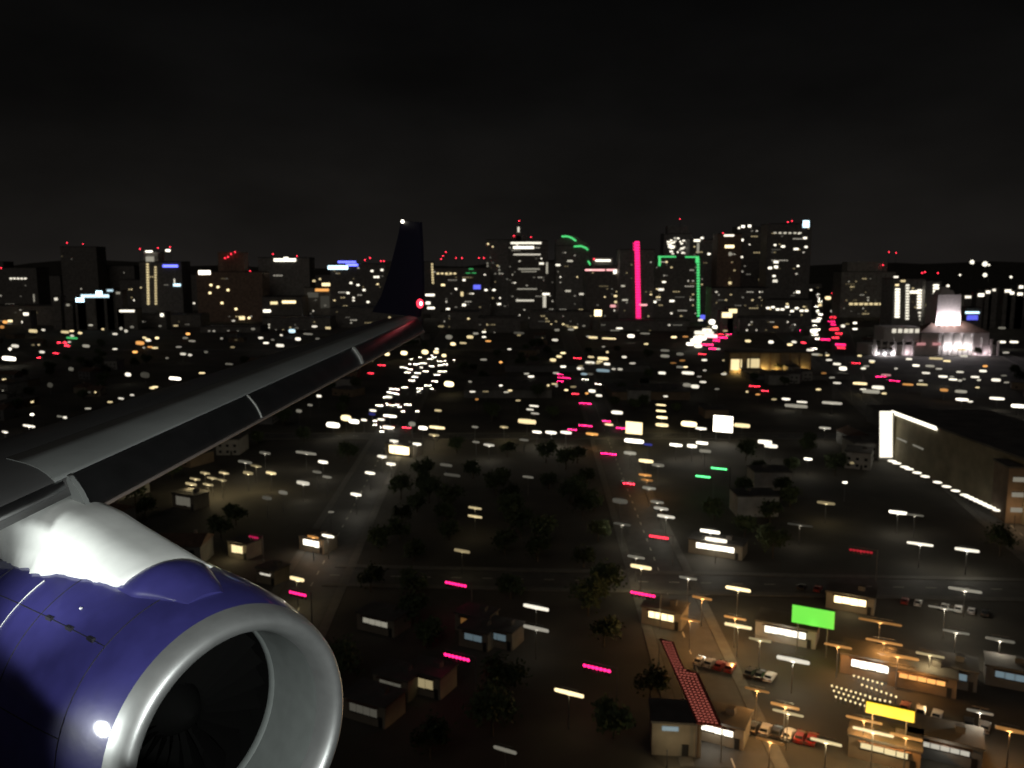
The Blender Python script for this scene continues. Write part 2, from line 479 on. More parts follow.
tower(664, 692, 234, 1650, 'rounded tower with dense white lit top floors behind the green-outlined tower', 'grey', steps=((668, 688, 226),), rand=10,
      wins=[(random.uniform(668, 689), random.uniform(238, 254), random.choice((1.5, 2.5, 3.5)), 1.4, 'w', random.choice((0.7, 1.2, 2.0))) for _ in range(30)] + [(672, 247, 5, 3, 'w', 2.2)], beac=((680, 219),))
tower(690, 722, 240, 1600, 'grey tower with white cap lights over the green neon corner', 'grey', rand=22, wins=((697, 240.5, 7, 2.5, 'w', 2), (702, 238, 3, 2), (698, 248, 2.5, 12, 'd', 0.5), (709, 254, 3, 2), (718, 267, 5, 2.4, 'w', 2)))
tower(718, 742, 234, 1500, 'slim tower with white bands at its top and mid-height', 'brown', rand=10, wins=((729, 235.5, 11, 2, 'w', 1.8), (729.5, 246.5, 10, 3.2, 'y', 2.6), (729.5, 288.5, 10, 2.4, 'y', 1.8), (730, 283, 3, 3, 'y', 1), (730, 254, 3, 4, 'd', 0.5)), beac=((722, 235), (723, 233)))
tower(738, 768, 227, 1560, 'tall dark tower with two white lights near its roof', 'dark', rand=26, wins=((743, 226.5, 3.5, 2.6, 'w', 2.5), (749.5, 226, 3.5, 2.6, 'w', 2.5), (741, 240, 5, 2.4, 'w', 2.4), (740, 257, 6, 1.8), (735 + 4, 222 + 6, 2, 2)))
tower(768, 812, 224, 1440, 'tallest tower at the right end of downtown with a bluish white corner light', 'dark', rand=24,
      wins=[(775 + 5 * i, 233, 3, 1.6, 'd', 1.2) for i in range(6)] + [(806, 224, 7, 8, 'c', 2.6), (805, 238, 4, 2), (775, 245), (783, 246.5, 4, 2), (796, 249, 5, 2), (806, 247, 3, 2), (776, 262, 5, 2.5), (770, 268, 4, 2.5), (776, 267, 4, 3), (775, 281, 5, 3, 'w', 1), (798, 266), (798, 292, 4, 2.5), (811, 290), (774, 276, 3, 2)],
      beac=((778, 225), (784, 224), (788, 222), (792, 221)))
tower(712, 770, 288, 1300, 'low dark block at the foot of the slim banded tower', 'dark', rand=26)
tower(766, 812, 300, 1280, 'low block with a row of white lamps below the tallest tower', 'dark', rand=8, wins=[(768 + 4.8 * i, 309 + random.uniform(-2.5, 2.5), 3.8, 2, 'w', 2) for i in range(9)])
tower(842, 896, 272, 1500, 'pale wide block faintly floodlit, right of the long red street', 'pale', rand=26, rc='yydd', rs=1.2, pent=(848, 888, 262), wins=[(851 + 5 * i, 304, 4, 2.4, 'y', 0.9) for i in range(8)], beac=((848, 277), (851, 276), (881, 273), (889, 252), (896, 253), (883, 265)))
tower(894, 926, 279, 1250, 'hotel tower with three vertical strips of white lamps', 'grey', rand=10, rc='yy', wins=((914, 292, 9, 3, 'w', 2.2), (893 + 3, 277, 5, 2, 'w', 1.5), (893 + 4, 285, 4, 2, 'y', 1.5), (903, 281, 5, 2, 'y', 1)), beac=((926 - 4, 273), (929 - 4, 272)),
      strips=((897.5, 288, 897, 318, 4.6, 'w', 2.0), (907.5, 284, 907, 320, 3.2, 'w', 1.2), (919.5, 289, 919, 309, 4.2, 'w', 1.8), (919, 311, 921, 321, 2.4, 'w', 1)))
tower(926, 942, 281, 1240, 'narrow hotel tower with one bright white lamp strip', 'grey', rand=4, wins=((929, 313, 8, 3.5, 'y', 1.6), (930, 308, 4, 3, 'y', 1.2), (924 + 3, 305, 3, 2, 'y', 1)), beac=((938, 273),), strips=((936, 284, 935.5, 307, 5.4, 'w', 2.2),))
tower(966, 982, 308, 1000, 'small block with a blue glowing wall beside the floodlit hall', 'dark', signs=((972, 312.5, 14, 2, 'c', 2.0), (972, 317.5, 11, 5, 'b', 0.9)), name='office_block', cat='building')
# dim infill behind and between, far enough that only a few lit windows show
for x0, x1, top, d in ((-30, 3, 262, 1900), (36, 60, 276, 1800), (120, 140, 280, 1700), (180, 198, 275, 1750), (300, 332, 275, 2000), (548, 560, 262, 1700), (590, 622, 275, 1900), (640, 668, 268, 1850), (806, 822, 284, 3600), (848, 862, 286, 3600), (1016, 1060, 290, 1500)):
    tower(x0, x1, top, d, 'dim distant block filling a gap between the brighter skyline towers', 'dark', rand=7, group='dim infill blocks of the skyline', name='office_block', cat='building')
for x0, x1, top, d, n in ((100, 200, 315, 1250, 10), (330, 420, 308, 1250, 14), (440, 480, 312, 1220, 8), (478, 520, 318, 1150, 6), (530, 590, 312, 1220, 14), (600, 690, 321, 1180, 8), (740, 800, 318, 1150, 14), (-20, 60, 306, 1300, 12), (60, 110, 303, 1320, 9), (200, 260, 327, 1150, 5), (262, 330, 318, 1200, 10)):
    tower(x0, x1, top, d, 'low dark block at the foot of the skyline with scattered lit windows', 'dark', rand=n, rc='wwyyd', z_low=336, group='low blocks at the foot of the skyline', name='low_block', cat='building')

# ------------------------------------------------------------------ floodlit civic hall on the right
def point(name, loc, e, c, parent=None, r=0.3):
    l = bpy.data.lights.new(name, 'POINT')
    l.energy = e; l.color = c; l.shadow_soft_size = r
    o = bpy.data.objects.new(name, l)
    col.objects.link(o)
    o.location = loc
    if parent: o.parent = parent
    return o
M_stone = mat('white_stone', (0.62, 0.58, 0.56), 0.85, noise=0.12, scale=0.4)
dH = 850.0
def hx(x): return D(x, 330, dH).x
def hz(y): return D(900, y, dH).z
c0 = (hx(870) + hx(998)) / 2
hall = thing('civic_hall', 'floodlit white civic hall with columned front and square lit tower', 'hall', (c0, dH, 0))
mb = MB()
xa, xb = hx(870) - c0, hx(998) - c0
mb.box(((xa + xb) / 2, 16, hz(345) / 2), (xb - xa, 28, hz(345)))
mb.box((hx(957) - c0, 14.4, hz(333) / 2 + 0.2), (hx(990) - hx(922), 24, hz(333)))
mb.build('wall', M_stone, hall)
mb = MB()
for x, yt in ((875, 340), (882, 340), (889, 341), (896, 342), (905, 340), (914, 340), (943, 334), (953, 334), (963, 334), (973, 335), (983, 338), (992, 340), (999, 342)):
    zt = hz(yt)
    mb = MB(); mb.box((hx(x) - c0, -0.4 if x < 923 or x > 990 else -0.8, zt / 2), (2.0, 1.6, zt)); mb.box((hx(x) - c0, -0.7 if x < 923 or x > 990 else -1.1, zt + 0.4), (2.8, 2.6, 0.8))
    mb.build('pilaster', M_stone, hall)
rf = MB()
zr = hz(333) + 0.2
x1, x2, y1, y2 = hx(922) - c0 - 1, hx(990) - c0 + 1, 1, 28
xr1, xr2 = hx(940) - c0, hx(972) - c0
rf.add([(x1, y1, zr), (x2, y1, zr), (x2, y2, zr), (x1, y2, zr), (xr1, 14, zr + 11), (xr2, 14, zr + 11)], [(0, 1, 5, 4), (1, 2, 5), (2, 3, 4, 5), (3, 0, 4), (3, 2, 1, 0)])
rf.build('roof', M_tile, hall)
tw = MB()
tx0, tx1 = hx(940) - c0, hx(965) - c0
zb, zt = hz(323), hz(295)
tw.box(((tx0 + tx1) / 2, 22, (zr + zt) / 2), (tx1 - tx0, tx1 - tx0, zt - zr), taper=0.92)
tw.build('clock_tower', M_stone, hall)
MB().box(((tx0 + tx1) / 2, 22, zt + 2.2), (15, 15, 4.4), taper=0.8).box(((tx0 + tx1) / 2, 22, zt + 6), (8, 8, 3.4), taper=0.7).build('tower_cap', M_stone, hall)
ty = 22 - (tx1 - tx0) / 2
for x in (943, 949, 955, 962):
    lo = (hx(x) - c0, ty - 3.0, zb + 1)
    MB().box((lo[0], lo[1] + 0.2, lo[2] - 1.0), (0.8, 0.8, 0.5)).build('floodlight', M_dark, hall)
    point('tower_flood_lamp', lo, 12000, (1, 0.9, 0.95), hall, 0.3)
for x, e, yy, pk in ((879, 500, 354, 0), (885.5, 900, 358, 0), (893, 800, 355, 0), (909, 350, 353, 1), (948, 1500, 347, 0), (958, 1600, 347, 0), (968, 1600, 347, 0), (978, 700, 355, 1), (987.5, 650, 355, 1)):
    lo = (hx(x) - c0, -2.6 if 923 < x < 990 else -2.2, max(2.0, hz(yy)))
    e *= 2.8 if 923 < x < 990 else 5.0
    MB().box((lo[0], lo[1] - 0.1, lo[2] / 2 - 0.3), (0.5, 0.5, max(0.4, lo[2] - 0.6))).build('floodlight', M_dark, hall)
    point('wall_flood_lamp', lo, e, (1, 0.80, 0.86) if pk else (1, 0.93, 0.95), hall, 0.3)
for x in (900, 906, 912, 917, 923): 
    wbx = ubox('window', lit('w', 0.8), hall, (hx(x) - c0 - 5, 1.9, hz(331)), (4, 0.5, 4))
MB().box((hx(908) - c0 - 5, 14, hz(334.5)), (36, 24, hz(327) - hz(342))).build('upper_storey', M_stone, hall)
for x in (920, 936): ubox('window', lit('k', 0.5), hall, (hx(x + 2) - c0, -0.3, hz(344)), (9, 0.4, 2.6))

# ------------------------------------------------------------------ amber-lit warehouse
dG = G(770, 374).y
gx0, gx1 = D(730, 360, dG).x, D(810, 360, dG).x
gz = D(770, 353, dG).z
gold = thing('amber_lit_building', 'long low building with its front washed in amber light', 'building', ((gx0 + gx1) / 2, dG, 0))
gw = gx1 - gx0
MB().box((0, 9, gz / 2), (gw, 18, gz)).build('wall', M_stucco[0], gold)
MB().box((0, 9, gz + 0.3), (gw + 1.2, 19.2, 0.6)).build('roof', M_roof, gold)
mb = MB()
for i in range(9): 
    pl = MB(); pl.box((-gw / 2 + gw * i / 8, -0.35, gz / 2), (1.0, 0.6, gz)); pl.build('pilaster', M_stucco[2], gold)
for i in range(6):
    x = -gw / 2 + gw * (i + 0.5) / 6
    MB().box((x, -3.4, 0.9), (0.6, 0.6, 1.8)).build('wall_lamp', M_dark, gold)
    point('wall_lamp_bulb', (x, -3.2, 3.4), (2600, 3000, 3600, 2200, 2800, 1600)[i], (1.0, 0.62, 0.18), gold, 0.4)
ubox('window', lit('y', 1.2), gold, (-gw * 0.42, -0.3, gz * 0.45), (9, 0.4, gz * 0.5))
ubox('window', lit('y', 0.8), gold, (-gw * 0.2, -0.3, gz * 0.5), (11, 0.4, gz * 0.45))

# ------------------------------------------------------------------ long hotel with a lit stair tower at right
A0 = G(890, 459)
dv = (G(1003, 515) - A0); dv.z = 0
Lh = dv.length
dv.normalize()
nv = Vector((-dv.y, dv.x, 0))          # to the right, into the building
if nv.x < 0: nv = -nv
hh = D(893, 411.5, A0.y).z
ang = math.atan2(dv.y, dv.x)
hotel = thing('long_hotel', 'long olive walled hotel with a white glowing stair tower at its far corner', 'hotel', A0, ang)
sgn = 1 if Vector((-math.sin(ang), math.cos(ang), 0)).dot(nv) > 0 else -1
M_olive = mat('olive_render', (0.20, 0.175, 0.115), 0.9, noise=0.25, scale=0.15)
MB().box((Lh * 0.7, sgn * 22, hh / 2), (Lh * 1.4, 44, hh)).build('wall', M_olive, hotel)
MB().box((Lh * 0.7, sgn * 22, hh + 0.4), (Lh * 1.4 + 1, 45, 0.8)).build('roof', M_roof, hotel)
kk = ppm(D(890, 440, A0.y))
st = MB(); st.box((0, -sgn * 1.5, hh / 2 - 0.2), (6, 3, hh)); st.build('stair_tower', M_olive, hotel)
cw = 13.0 / kk
mb = MB()
# the glazing of the stair tower: storeys of small bright panes facing down the street towards the aircraft
def world_to(o, p):
    q = p - o.location
    ca, sa = math.cos(-o.rotation_euler.z), math.sin(-o.rotation_euler.z)
    return Vector((q.x * ca - q.y * sa, q.x * sa + q.y * ca, q.z))
for j in range(24):
    for i in range(4):
        p = D(879.6 + 13 * (i + 0.5) / 4, 411 + 46.5 * (j + 0.5) / 24, A0.y - 4)
        q = world_to(hotel, p)
        mb.box(q, (cw / 4 * 0.86, 0.5, 47 / kk / 24 * 0.85), -ang)
mb.build('stair_glazing', lit('w', 1.5), hotel)
q = world_to(hotel, D(886, 434, A0.y - 3))
MB().box((q.x, q.y, hh / 2), (cw, 1.4, hh), -ang).build('stair_frame', M_stucco[3], hotel)
rl = MB()
Ltop = 0
P = D(892, 412, A0.y)
for j in range(200):
    pass
Lr = min(((G(936, 428, hh) - A0).dot(dv)), Lh)
rl.box((Lr / 2, -sgn * 0.5, hh - 0.2), (Lr, 0.7, 1.5))
rl.build('roof_edge_light', lit('w', 2.2), hotel)
for x, y, w, h in ((903, 440, 14, 1.8), (919, 447, 14, 1.8), (956, 483, 15, 2)):
    p = G(x, y, hh * 0.5)
    s_ = (p - A0).dot(dv)
    ubox('window', lit('d', 0.25), hotel, (s_ if s_ > 3 else 6, -sgn * 0.2, D(x, y, A0.y + dv.y * s_).z), (9, 0.4, 0.7))
for i in range(3):
    ob = thing('dark_annex', ('low flat annex at the foot of the long olive hotel wall', 'dark flat-roofed hall right behind the olive hotel', 'dark flat hall farther down the street from the hotel stair tower')[i], 'building',
               (A0 + dv * (30, -30, -75)[i] + nv * (70, 60, 45)[i]), ang)
    MB().box((0, 0, 5), (40, 30, (10, 14, 9)[i])).build('wall', M_stucco[1], ob)
    MB().box((0, 0, 5 + (5, 7, 4.5)[i] + 0.25), (41, 31, 0.5)).build('roof', M_roof, ob)
tanb = thing('tan_building', 'tan walled building lit warm at the right edge beside the olive hotel', 'building', G(1026, 524), R(-8))
MB().box((0, 6, 10), (14, 12, 20)).build('wall', M_stucco[2], tanb)
MB().box((0, 6, 20.3), (15, 13, 0.6)).build('roof', M_roof, tanb)
for z in (5, 10.5, 16): ubox('window', lit('d', 0.3), tanb, (-3.5, -0.15, z), (4, 0.3, 1.6))
MB().tube((-6, -5, 0), (-6, -5, 4.5), 0.1).build('wall_lamp', M_dark, tanb)
point('wall_lamp_bulb', (-5, -6, 6), 900, (1, 0.66, 0.36), tanb)

# ------------------------------------------------------------------ the town's lights: (x, y, width, height, colour) as the photo shows them
YAW = R(-27)        # slants the lights like their smeared streaks
PTS = []            # pixels to keep clear of infill houses
NLIGHT = [0]
def area(x, y):
    if x < 330 and y < 402: return 'in the dark suburb beyond the wing'
    if 340 <= x <= 470 and y < 402: return 'along the busy avenue right of the winglet'
    if x < 470 and y < 520: return 'on the avenue below the wing edge'
    if x < 470: return 'in the streets beside the engine'
    if y < 346: return 'in the streets at the foot of the skyline'
    if x > 800 and y < 402: return 'around the floodlit civic hall'
    if y < 402: return 'between the amber building and the winglet avenue'
    if x < 700 and y < 520: return 'by the crossing of the middle avenues'
    if x < 700: return 'along the near middle street'
    if y < 560: return 'in the streets left of the olive hotel'
    return 'in the near streets at lower right'
def capsule(c, w, r):
    """a tube luminaire with rounded ends, along x"""
    r = min(r, w * 0.5)
    h = max(0.0, w / 2 - r)
    mb = MB().ball((0, 0, 0), 1, 10, 6)
    mb.v = [(c[0] + z * r + (h if z > 0.01 else -h if z < -0.01 else 0), c[1] + y * r * 0.7, c[2] + x * r) for x, y, z in mb.v]
    return mb
def lamp_block(x, y, w, h, c, s):  # block added to hold a far lamp as a lit pane
    d = 1200 if x < 690 else 1120 if x < 900 else 1220
    p = D(x, y, d)
    k = ppm(p)
    bw = max(12, w / k * 1.3)
    t = thing('low_block', 'narrow dark block added at the foot of the skyline to hold one %s lamp' % WORD[c], 'building', (p.x, d, 0), 0, 'narrow added blocks with one %s lamp' % WORD[c])
    top = p.z + h / k / 2 + 2
    MB().box((0, 8, top / 2), (bw, 16, top)).build('facade', F_dark, t)
    MB().box((0, 8, top + 0.3), (bw + 0.6, 16.6, 0.6)).build('roof', M_roof, t)
    ubox('window', lit(c, s if s else (0.5 if c == 'd' else 2.2)), t, (0, -0.25, p.z), (w / k, 0.5, h / k))
    return t
LAMPQ, CARQ = [], []
def lamp(x, y, w, h, c, s=None, power=None, label=None):
    PTS.append((x, y, w))
    LAMPQ.append((x, y, w, h, c, s, power, label))
def merged(name, groups, parent=None):
    """one mesh with a material per group of shapes"""
    me = bpy.data.meshes.new(name)
    v, f, mi = [], [], []
    for k, (m, mb) in enumerate(groups):
        b = len(v)
        v += mb.v
        f += [tuple(b + i for i in q) for q in mb.f]
        mi += [k] * len(mb.f)
        me.materials.append(m)
    me.from_pydata(v, [], f)
    me.polygons.foreach_set('material_index', mi)
    me.update()
    return link(name, me, parent)
def flush_lamps():
    LAMPQ.sort(key=lambda a: -a[2] * a[3])
    rest = {}
    n = 0
    for x, y, w, h, c, s, power, label in LAMPQ:
        blk = (y < 317 and c != 'o' and x < 960 or y < 300) and not 806 < x < 860
        if blk or n < 285 or power:
            build_lamp(x, y, w, h, c, s, power, label)
            n += 0 if blk else 1
            continue
        z = 7.5
        p = G(x, y, z); k = ppm(p)
        m = lit(c, s if s else (0.35 if c == 'd' else 2.0))
        rest.setdefault(m.name, (m, MB()))[1].v
        cp_ = capsule((p.x, p.y, z), max(w / k, 0.5), max(h / k * 0.35, 0.2))
        rest[m.name][1].add(cp_.v, cp_.f)
        rest.setdefault(M_metal.name, (M_metal, MB()))[1].tube((p.x, p.y, 0), (p.x, p.y, z), 0.12, 0.08, 5)
    if rest:
        o = merged('distant_street_lamps', list(rest.values()))
        tag(o, 'scatter of the tiniest street lamps all through the far town', 'street lamps')
        o['kind'] = 'stuff'
def build_lamp(x, y, w, h, c, s=None, power=None, label=None):
    if (y < 317 and c != 'o' and x < 960 or y < 300) and not 806 < x < 860: return lamp_block(x, y, w, h, c, s)
    z = 7.5
    p = G(x, y, z)
    k = ppm(p)
    if y < 400: w *= 0.82; h *= 1.1
    wm, hm = max(w / k, 0.5), max(h / k * 0.8, 0.35)  # lamp head as long as the light's smeared streak
    g = 'small %s street lamps %s' % (WORD[c], area(x, y)) if y < 402 else '%s street lamps %s' % (WORD[c], area(x, y))
    lab = label or ('%s street lamp glowing %s' % (WORD[c], area(x, y)))
    if wm < 5.5:
        lab = label or ('small %s street lamp glowing %s' % (WORD[c], area(x, y)))
    g = lab.replace('street lamp', 'street lamps')
    t = thing('street_lamp', lab, 'street lamp', (p.x, p.y, 0), YAW, None if label else g)
    pole = MB().tube((0, 0, 0), (0, 0, z + 0.6), 0.14, 0.08, 6)
    pole.build('pole', M_metal, t)
    arm = MB()
    arm.tube((-wm * 0.3, 0, z + 0.5 + hm / 2), (wm * 0.3, 0, z + 0.5 + hm / 2), 0.07, n=5)
    arm.build('arm', M_metal, t)
    m = lit(c, round((s if s else (0.35 if c == 'd' else 3.0)) * random.choice((0.4, 0.55, 0.7, 0.85)), 2))
    capsule((0, 0, z), wm, hm * 0.42).build('luminaire', m, t)
    if power is None and c == 'd' and y > 380 and w > 12: power = 200  # dim grey bars stand for pools of light, with faint ground light added
    if power is None and y > 346 and c in 'wyo' and w * h > 26: power = 420 * (1 if y < 450 else 0.8)
    if 405 < x < 615 and 446 < y < 560 or 340 < x < 640 and y > 590: power = 0 if c == 'd' else 60
    elif x > 640 and y > 540: power = 950 if c == 'o' else 520
    if power:
        cc = {'d': (1, 0.9, 0.7)}.get(c, COL[c])
        point('lamp_light', (0, 0, z - 0.8), power * 2.2, cc, t, 0.35)
        NLIGHT[0] += 1
    return t
# --- cars
CAR = {}
def car_proto(kind, paint):
    r = bpy.data.objects.new('car', None)
    body = MB().prism([(-2.2, 0.35), (2.2, 0.35), (2.25, 0.75), (1.2, 0.95), (-1.6, 1.0), (-2.2, 0.9)], -0.9, 0.9)
    body.prism([(-1.75, 0.98), (0.95, 0.94), (0.35, 1.42), (-1.2, 1.45)], -0.76, 0.76)
    parts = [('body', body, paint)]
    win = MB()
    win.add([(0.93, -0.7, 0.99), (0.93, 0.7, 0.99), (0.42, 0.68, 1.38), (0.42, -0.68, 1.38)], [(0, 1, 2, 3)])
    win.add([(-1.76, 0.7, 1.04), (-1.76, -0.7, 1.04), (-1.28, -0.68, 1.40), (-1.28, 0.68, 1.40)], [(0, 1, 2, 3)])
    win.v = [(a * 1.02 + (0.03 if a > 0 else -0.03), b, c + 0.02) for a, b, c in win.v]
    parts.append(('windscreen', win, M_glass))
    out = []
    for n, m, mt in parts: out.append((n, m.data(n, mt), (0, 0, 0)))
    wh = MB().tube((0, -0.11, 0), (0, 0.11, 0), 0.33, n=12).data('wheel', M_dark)
    for x in (-1.35, 1.35):
        for y in (-0.82, 0.82): out.append(('wheel', wh, (x, y, 0.33)))
    hd = MB().box((0, 0, 0), (0.14, 0.46, 0.24)).data('headlight', M_glass if kind == 'parked' else lit('w', 26.0 if kind == 'head' else 1.0))
    tl = MB().box((0, 0, 0), (0.14, 0.56, 0.26)).data('tail_light', M_tile if kind == 'parked' else lit('p' if kind == 'tailp' else 'r', 22.0 if kind != 'head' else 1.0))
    for y in (-0.66, 0.66):
        out.append(('headlight', hd, (2.24, y, 0.72)))
        out.append(('tail_light', tl, (-2.24, y, 0.84)))
    return out
PAINTS = [mat('car_paint_%s' % n, c, 0.35, coat=0.5) for n, c in (('white', (0.6, 0.6, 0.6)), ('black', (0.02, 0.02, 0.022)), ('silver', (0.3, 0.3, 0.31)), ('red', (0.25, 0.02, 0.02)))]
def car(x, y, kind, off=0.0, yaw=0.0, label=None, group=None):
    key = (kind, random.randrange(4))
    if key not in CAR: CAR[key] = car_proto(kind, PAINTS[key[1]])
    p = G(x, y, 0.8)
    r = thing('car', label, 'car', (p.x + off * math.cos(YAW), p.y + off * math.sin(YAW), 0.04), yaw, group)
    for n, me, lo in CAR[key]:
        o = link(n, me, r); o.location = lo
    return r
def cars(x, y, w, kind):
    p = G(x, y, 0.8)
    n = max(1, min(4, int(round(w / ppm(p) / 2.9))))  # cars abreast, as many as the smeared light is wide
    PTS.append((x, y, w))
    nm = 'car with glowing tail lights driving away' if kind != 'head' else 'car with bright headlights coming nearer'
    for i in range(n * (2 if y < 352 else 1)):
        CARQ.append((x, y - (1.0 if i >= n else 0), kind, (i % n - (n - 1) / 2) * 2.9, R(90 if kind != 'head' else -90) + random.uniform(-0.08, 0.08),
            '%s %s' % (nm, area(x, y)), '%s %s' % ('cars driving away' if kind != 'head' else 'oncoming cars', area(x, y))))
def flush_cars():
    CARQ.sort(key=lambda a: -a[1])
    for a in CARQ[:262]: car(*a)
    rest = {}
    for x, y, kind, off, yaw, lab, g in CARQ[262:]:
        p = G(x, y, 0.8)
        px_, py_ = p.x + off * math.cos(YAW), p.y + off * math.sin(YAW)
        rest.setdefault('b', (PAINTS[1], MB()))[1].box((px_, py_, 0.68), (1.8, 4.3, 0.66)).box((px_, py_ - 0.2, 1.2), (1.5, 2.3, 0.5), 0, 0.8)
        m = lit('w', 26.0) if kind == 'head' else lit('p' if kind == 'tailp' else 'r', 22.0)
        mb = rest.setdefault(m.name, (m, MB()))[1]
        for q in (-0.62, 0.62): mb.box((px_ + q, py_ - 2.2, 0.8), (0.56, 0.14, 0.26))
    if rest:
        o = merged('distant_cars', list(rest.values()))
        tag(o, 'far traffic too small to tell apart in the streets below the skyline', 'traffic')
        o['kind'] = 'stuff'
# --- traffic signals on a mast arm
def signals(x, y, w, c, label, s=5.0):
    z = 8.6
    p = G(x, y, z)
    k = ppm(p)
    wm = w / k
    PTS.append((x, y, w))
    t = thing('traffic_signal', label, 'traffic signal', (p.x, p.y, 0), YAW)
    e = wm / 2 + 1.2
    MB().tube((e, 0.3, 0), (e, 0.3, z + 0.9), 0.16, 0.12, 8).build('pole', M_metal, t)
    MB().tube((e, 0.3, z + 0.75), (-wm / 2, 0.3, z + 0.95), 0.1, 0.06, 6).build('mast_arm', M_metal, t)
    n = max(3, int(wm / 0.85))  # heads repeated along the arm to fill one signal's smear
    for i in range(n):
        q = -wm / 2 + wm * (i + 0.5) / n
        hd = MB().box((q, 0.05, z - 0.35), (0.5, 0.3, 1.5)).build('signal_head', M_dark, t)
        ln = MB().ball((0, 0, 0), 1, 10, 6)
        ln.v = [(q + a * wm / n * 0.5, -0.14 + b * 0.1, z + cc * 0.36) for a, b, cc in ln.v]
        ln.build('lens', lit(c, s), hd)
    point('signal_light', (0, -0.8, z - 0.4), 60, COL[c], t, 0.3)
    return t
# --- low buildings added to carry smeared light streaks as ribbon windows
def shop(x, y, w, h, c, label, s=None, bh=4.2, wall=0, yaw=None, spill=0):
    z = 3.0
    p = G(x, y, z)
    k = ppm(p)
    wm, hm = w / k, max(0.5, h / k * 0.95)
    yw = YAW if yaw is None else yaw
    PTS.append((x, y, w + 10))
    bw = wm * 1.25 + 2
    t = thing('streak_building', label, 'building', (p.x, p.y, 0), yw)
    dp = min(8, 5 + wm * 0.3)
    bh = max(bh, z + hm / 2 + 0.5)
    MB().box((0, dp / 2 + 0.1, bh / 2), (bw, dp, bh)).build('wall', M_stucco[wall], t)
    MB().box((0, dp / 2 + 0.1, bh + 0.2), (bw + 0.6, dp + 0.6, 0.4)).box((bw * 0.2, dp * 0.6, bh + 1), (1.6, 1.6, 1.2)).build('roof', M_roof, t)
    wd = MB()
    n = max(2, int(wm / 1.6))
    for i in range(n):
        wd.box((-wm / 2 + wm * (i + 0.5) / n, 0, z), (wm / n - 0.16, 0.1, hm * random.choice((1, 1, 0.9))))
    wo = wd.build('window', lit(c, s if s else (0.2 if c == 'd' else 2.2)), t)
    fr = MB().box((0, 0.03, z + hm / 2 + 0.1), (wm + 0.3, 0.2, 0.14)).box((0, 0.03, z - hm / 2 - 0.1), (wm + 0.3, 0.2, 0.14))
    fr.build('frame', M_dark, wo)
    dx = wm / 2 + 0.75
    MB().box((dx, 0.02, 1.1), (0.95, 0.1, 2.2)).build('door', M_dark, t)
    MB().box((0, -0.45, z + hm / 2 + 0.22), (wm + 0.8, 0.9, 0.1)).build('awning', M_tile, t)
    if spill: point('shop_light', (0, -1.8, z + 1), spill, COL[c] if c != 'd' else (1, 0.9, 0.7), t, 0.5)
    return t
def board(x, y, w, h, c, label, s=2.0, z=9.5, yaw=None, spill=0):
    p = G(x, y, z)
    k = ppm(p)
    wm, hm = w / k, h / k
    PTS.append((x, y, w + 6))
    t = thing('lit_sign', label, 'sign', (p.x, p.y, 0), YAW if yaw is None else yaw)
    MB().box((0, 0, z), (wm, 0.35, hm)).build('panel', lit(c, s), t)
    MB().box((0, 0.4, z), (wm + 0.4, 0.4, hm + 0.4)).build('cabinet', M_dark, t)
    for q in (-1, 1):
        MB().tube((q * wm * 0.35, 0.4, 0), (q * wm * 0.35, 0.4, z), 0.15, n=6).build('post', M_metal, t)
    if spill: point('sign_light', (0, -1.5, z - hm / 2), spill, COL[c], t, 0.6)
    return t

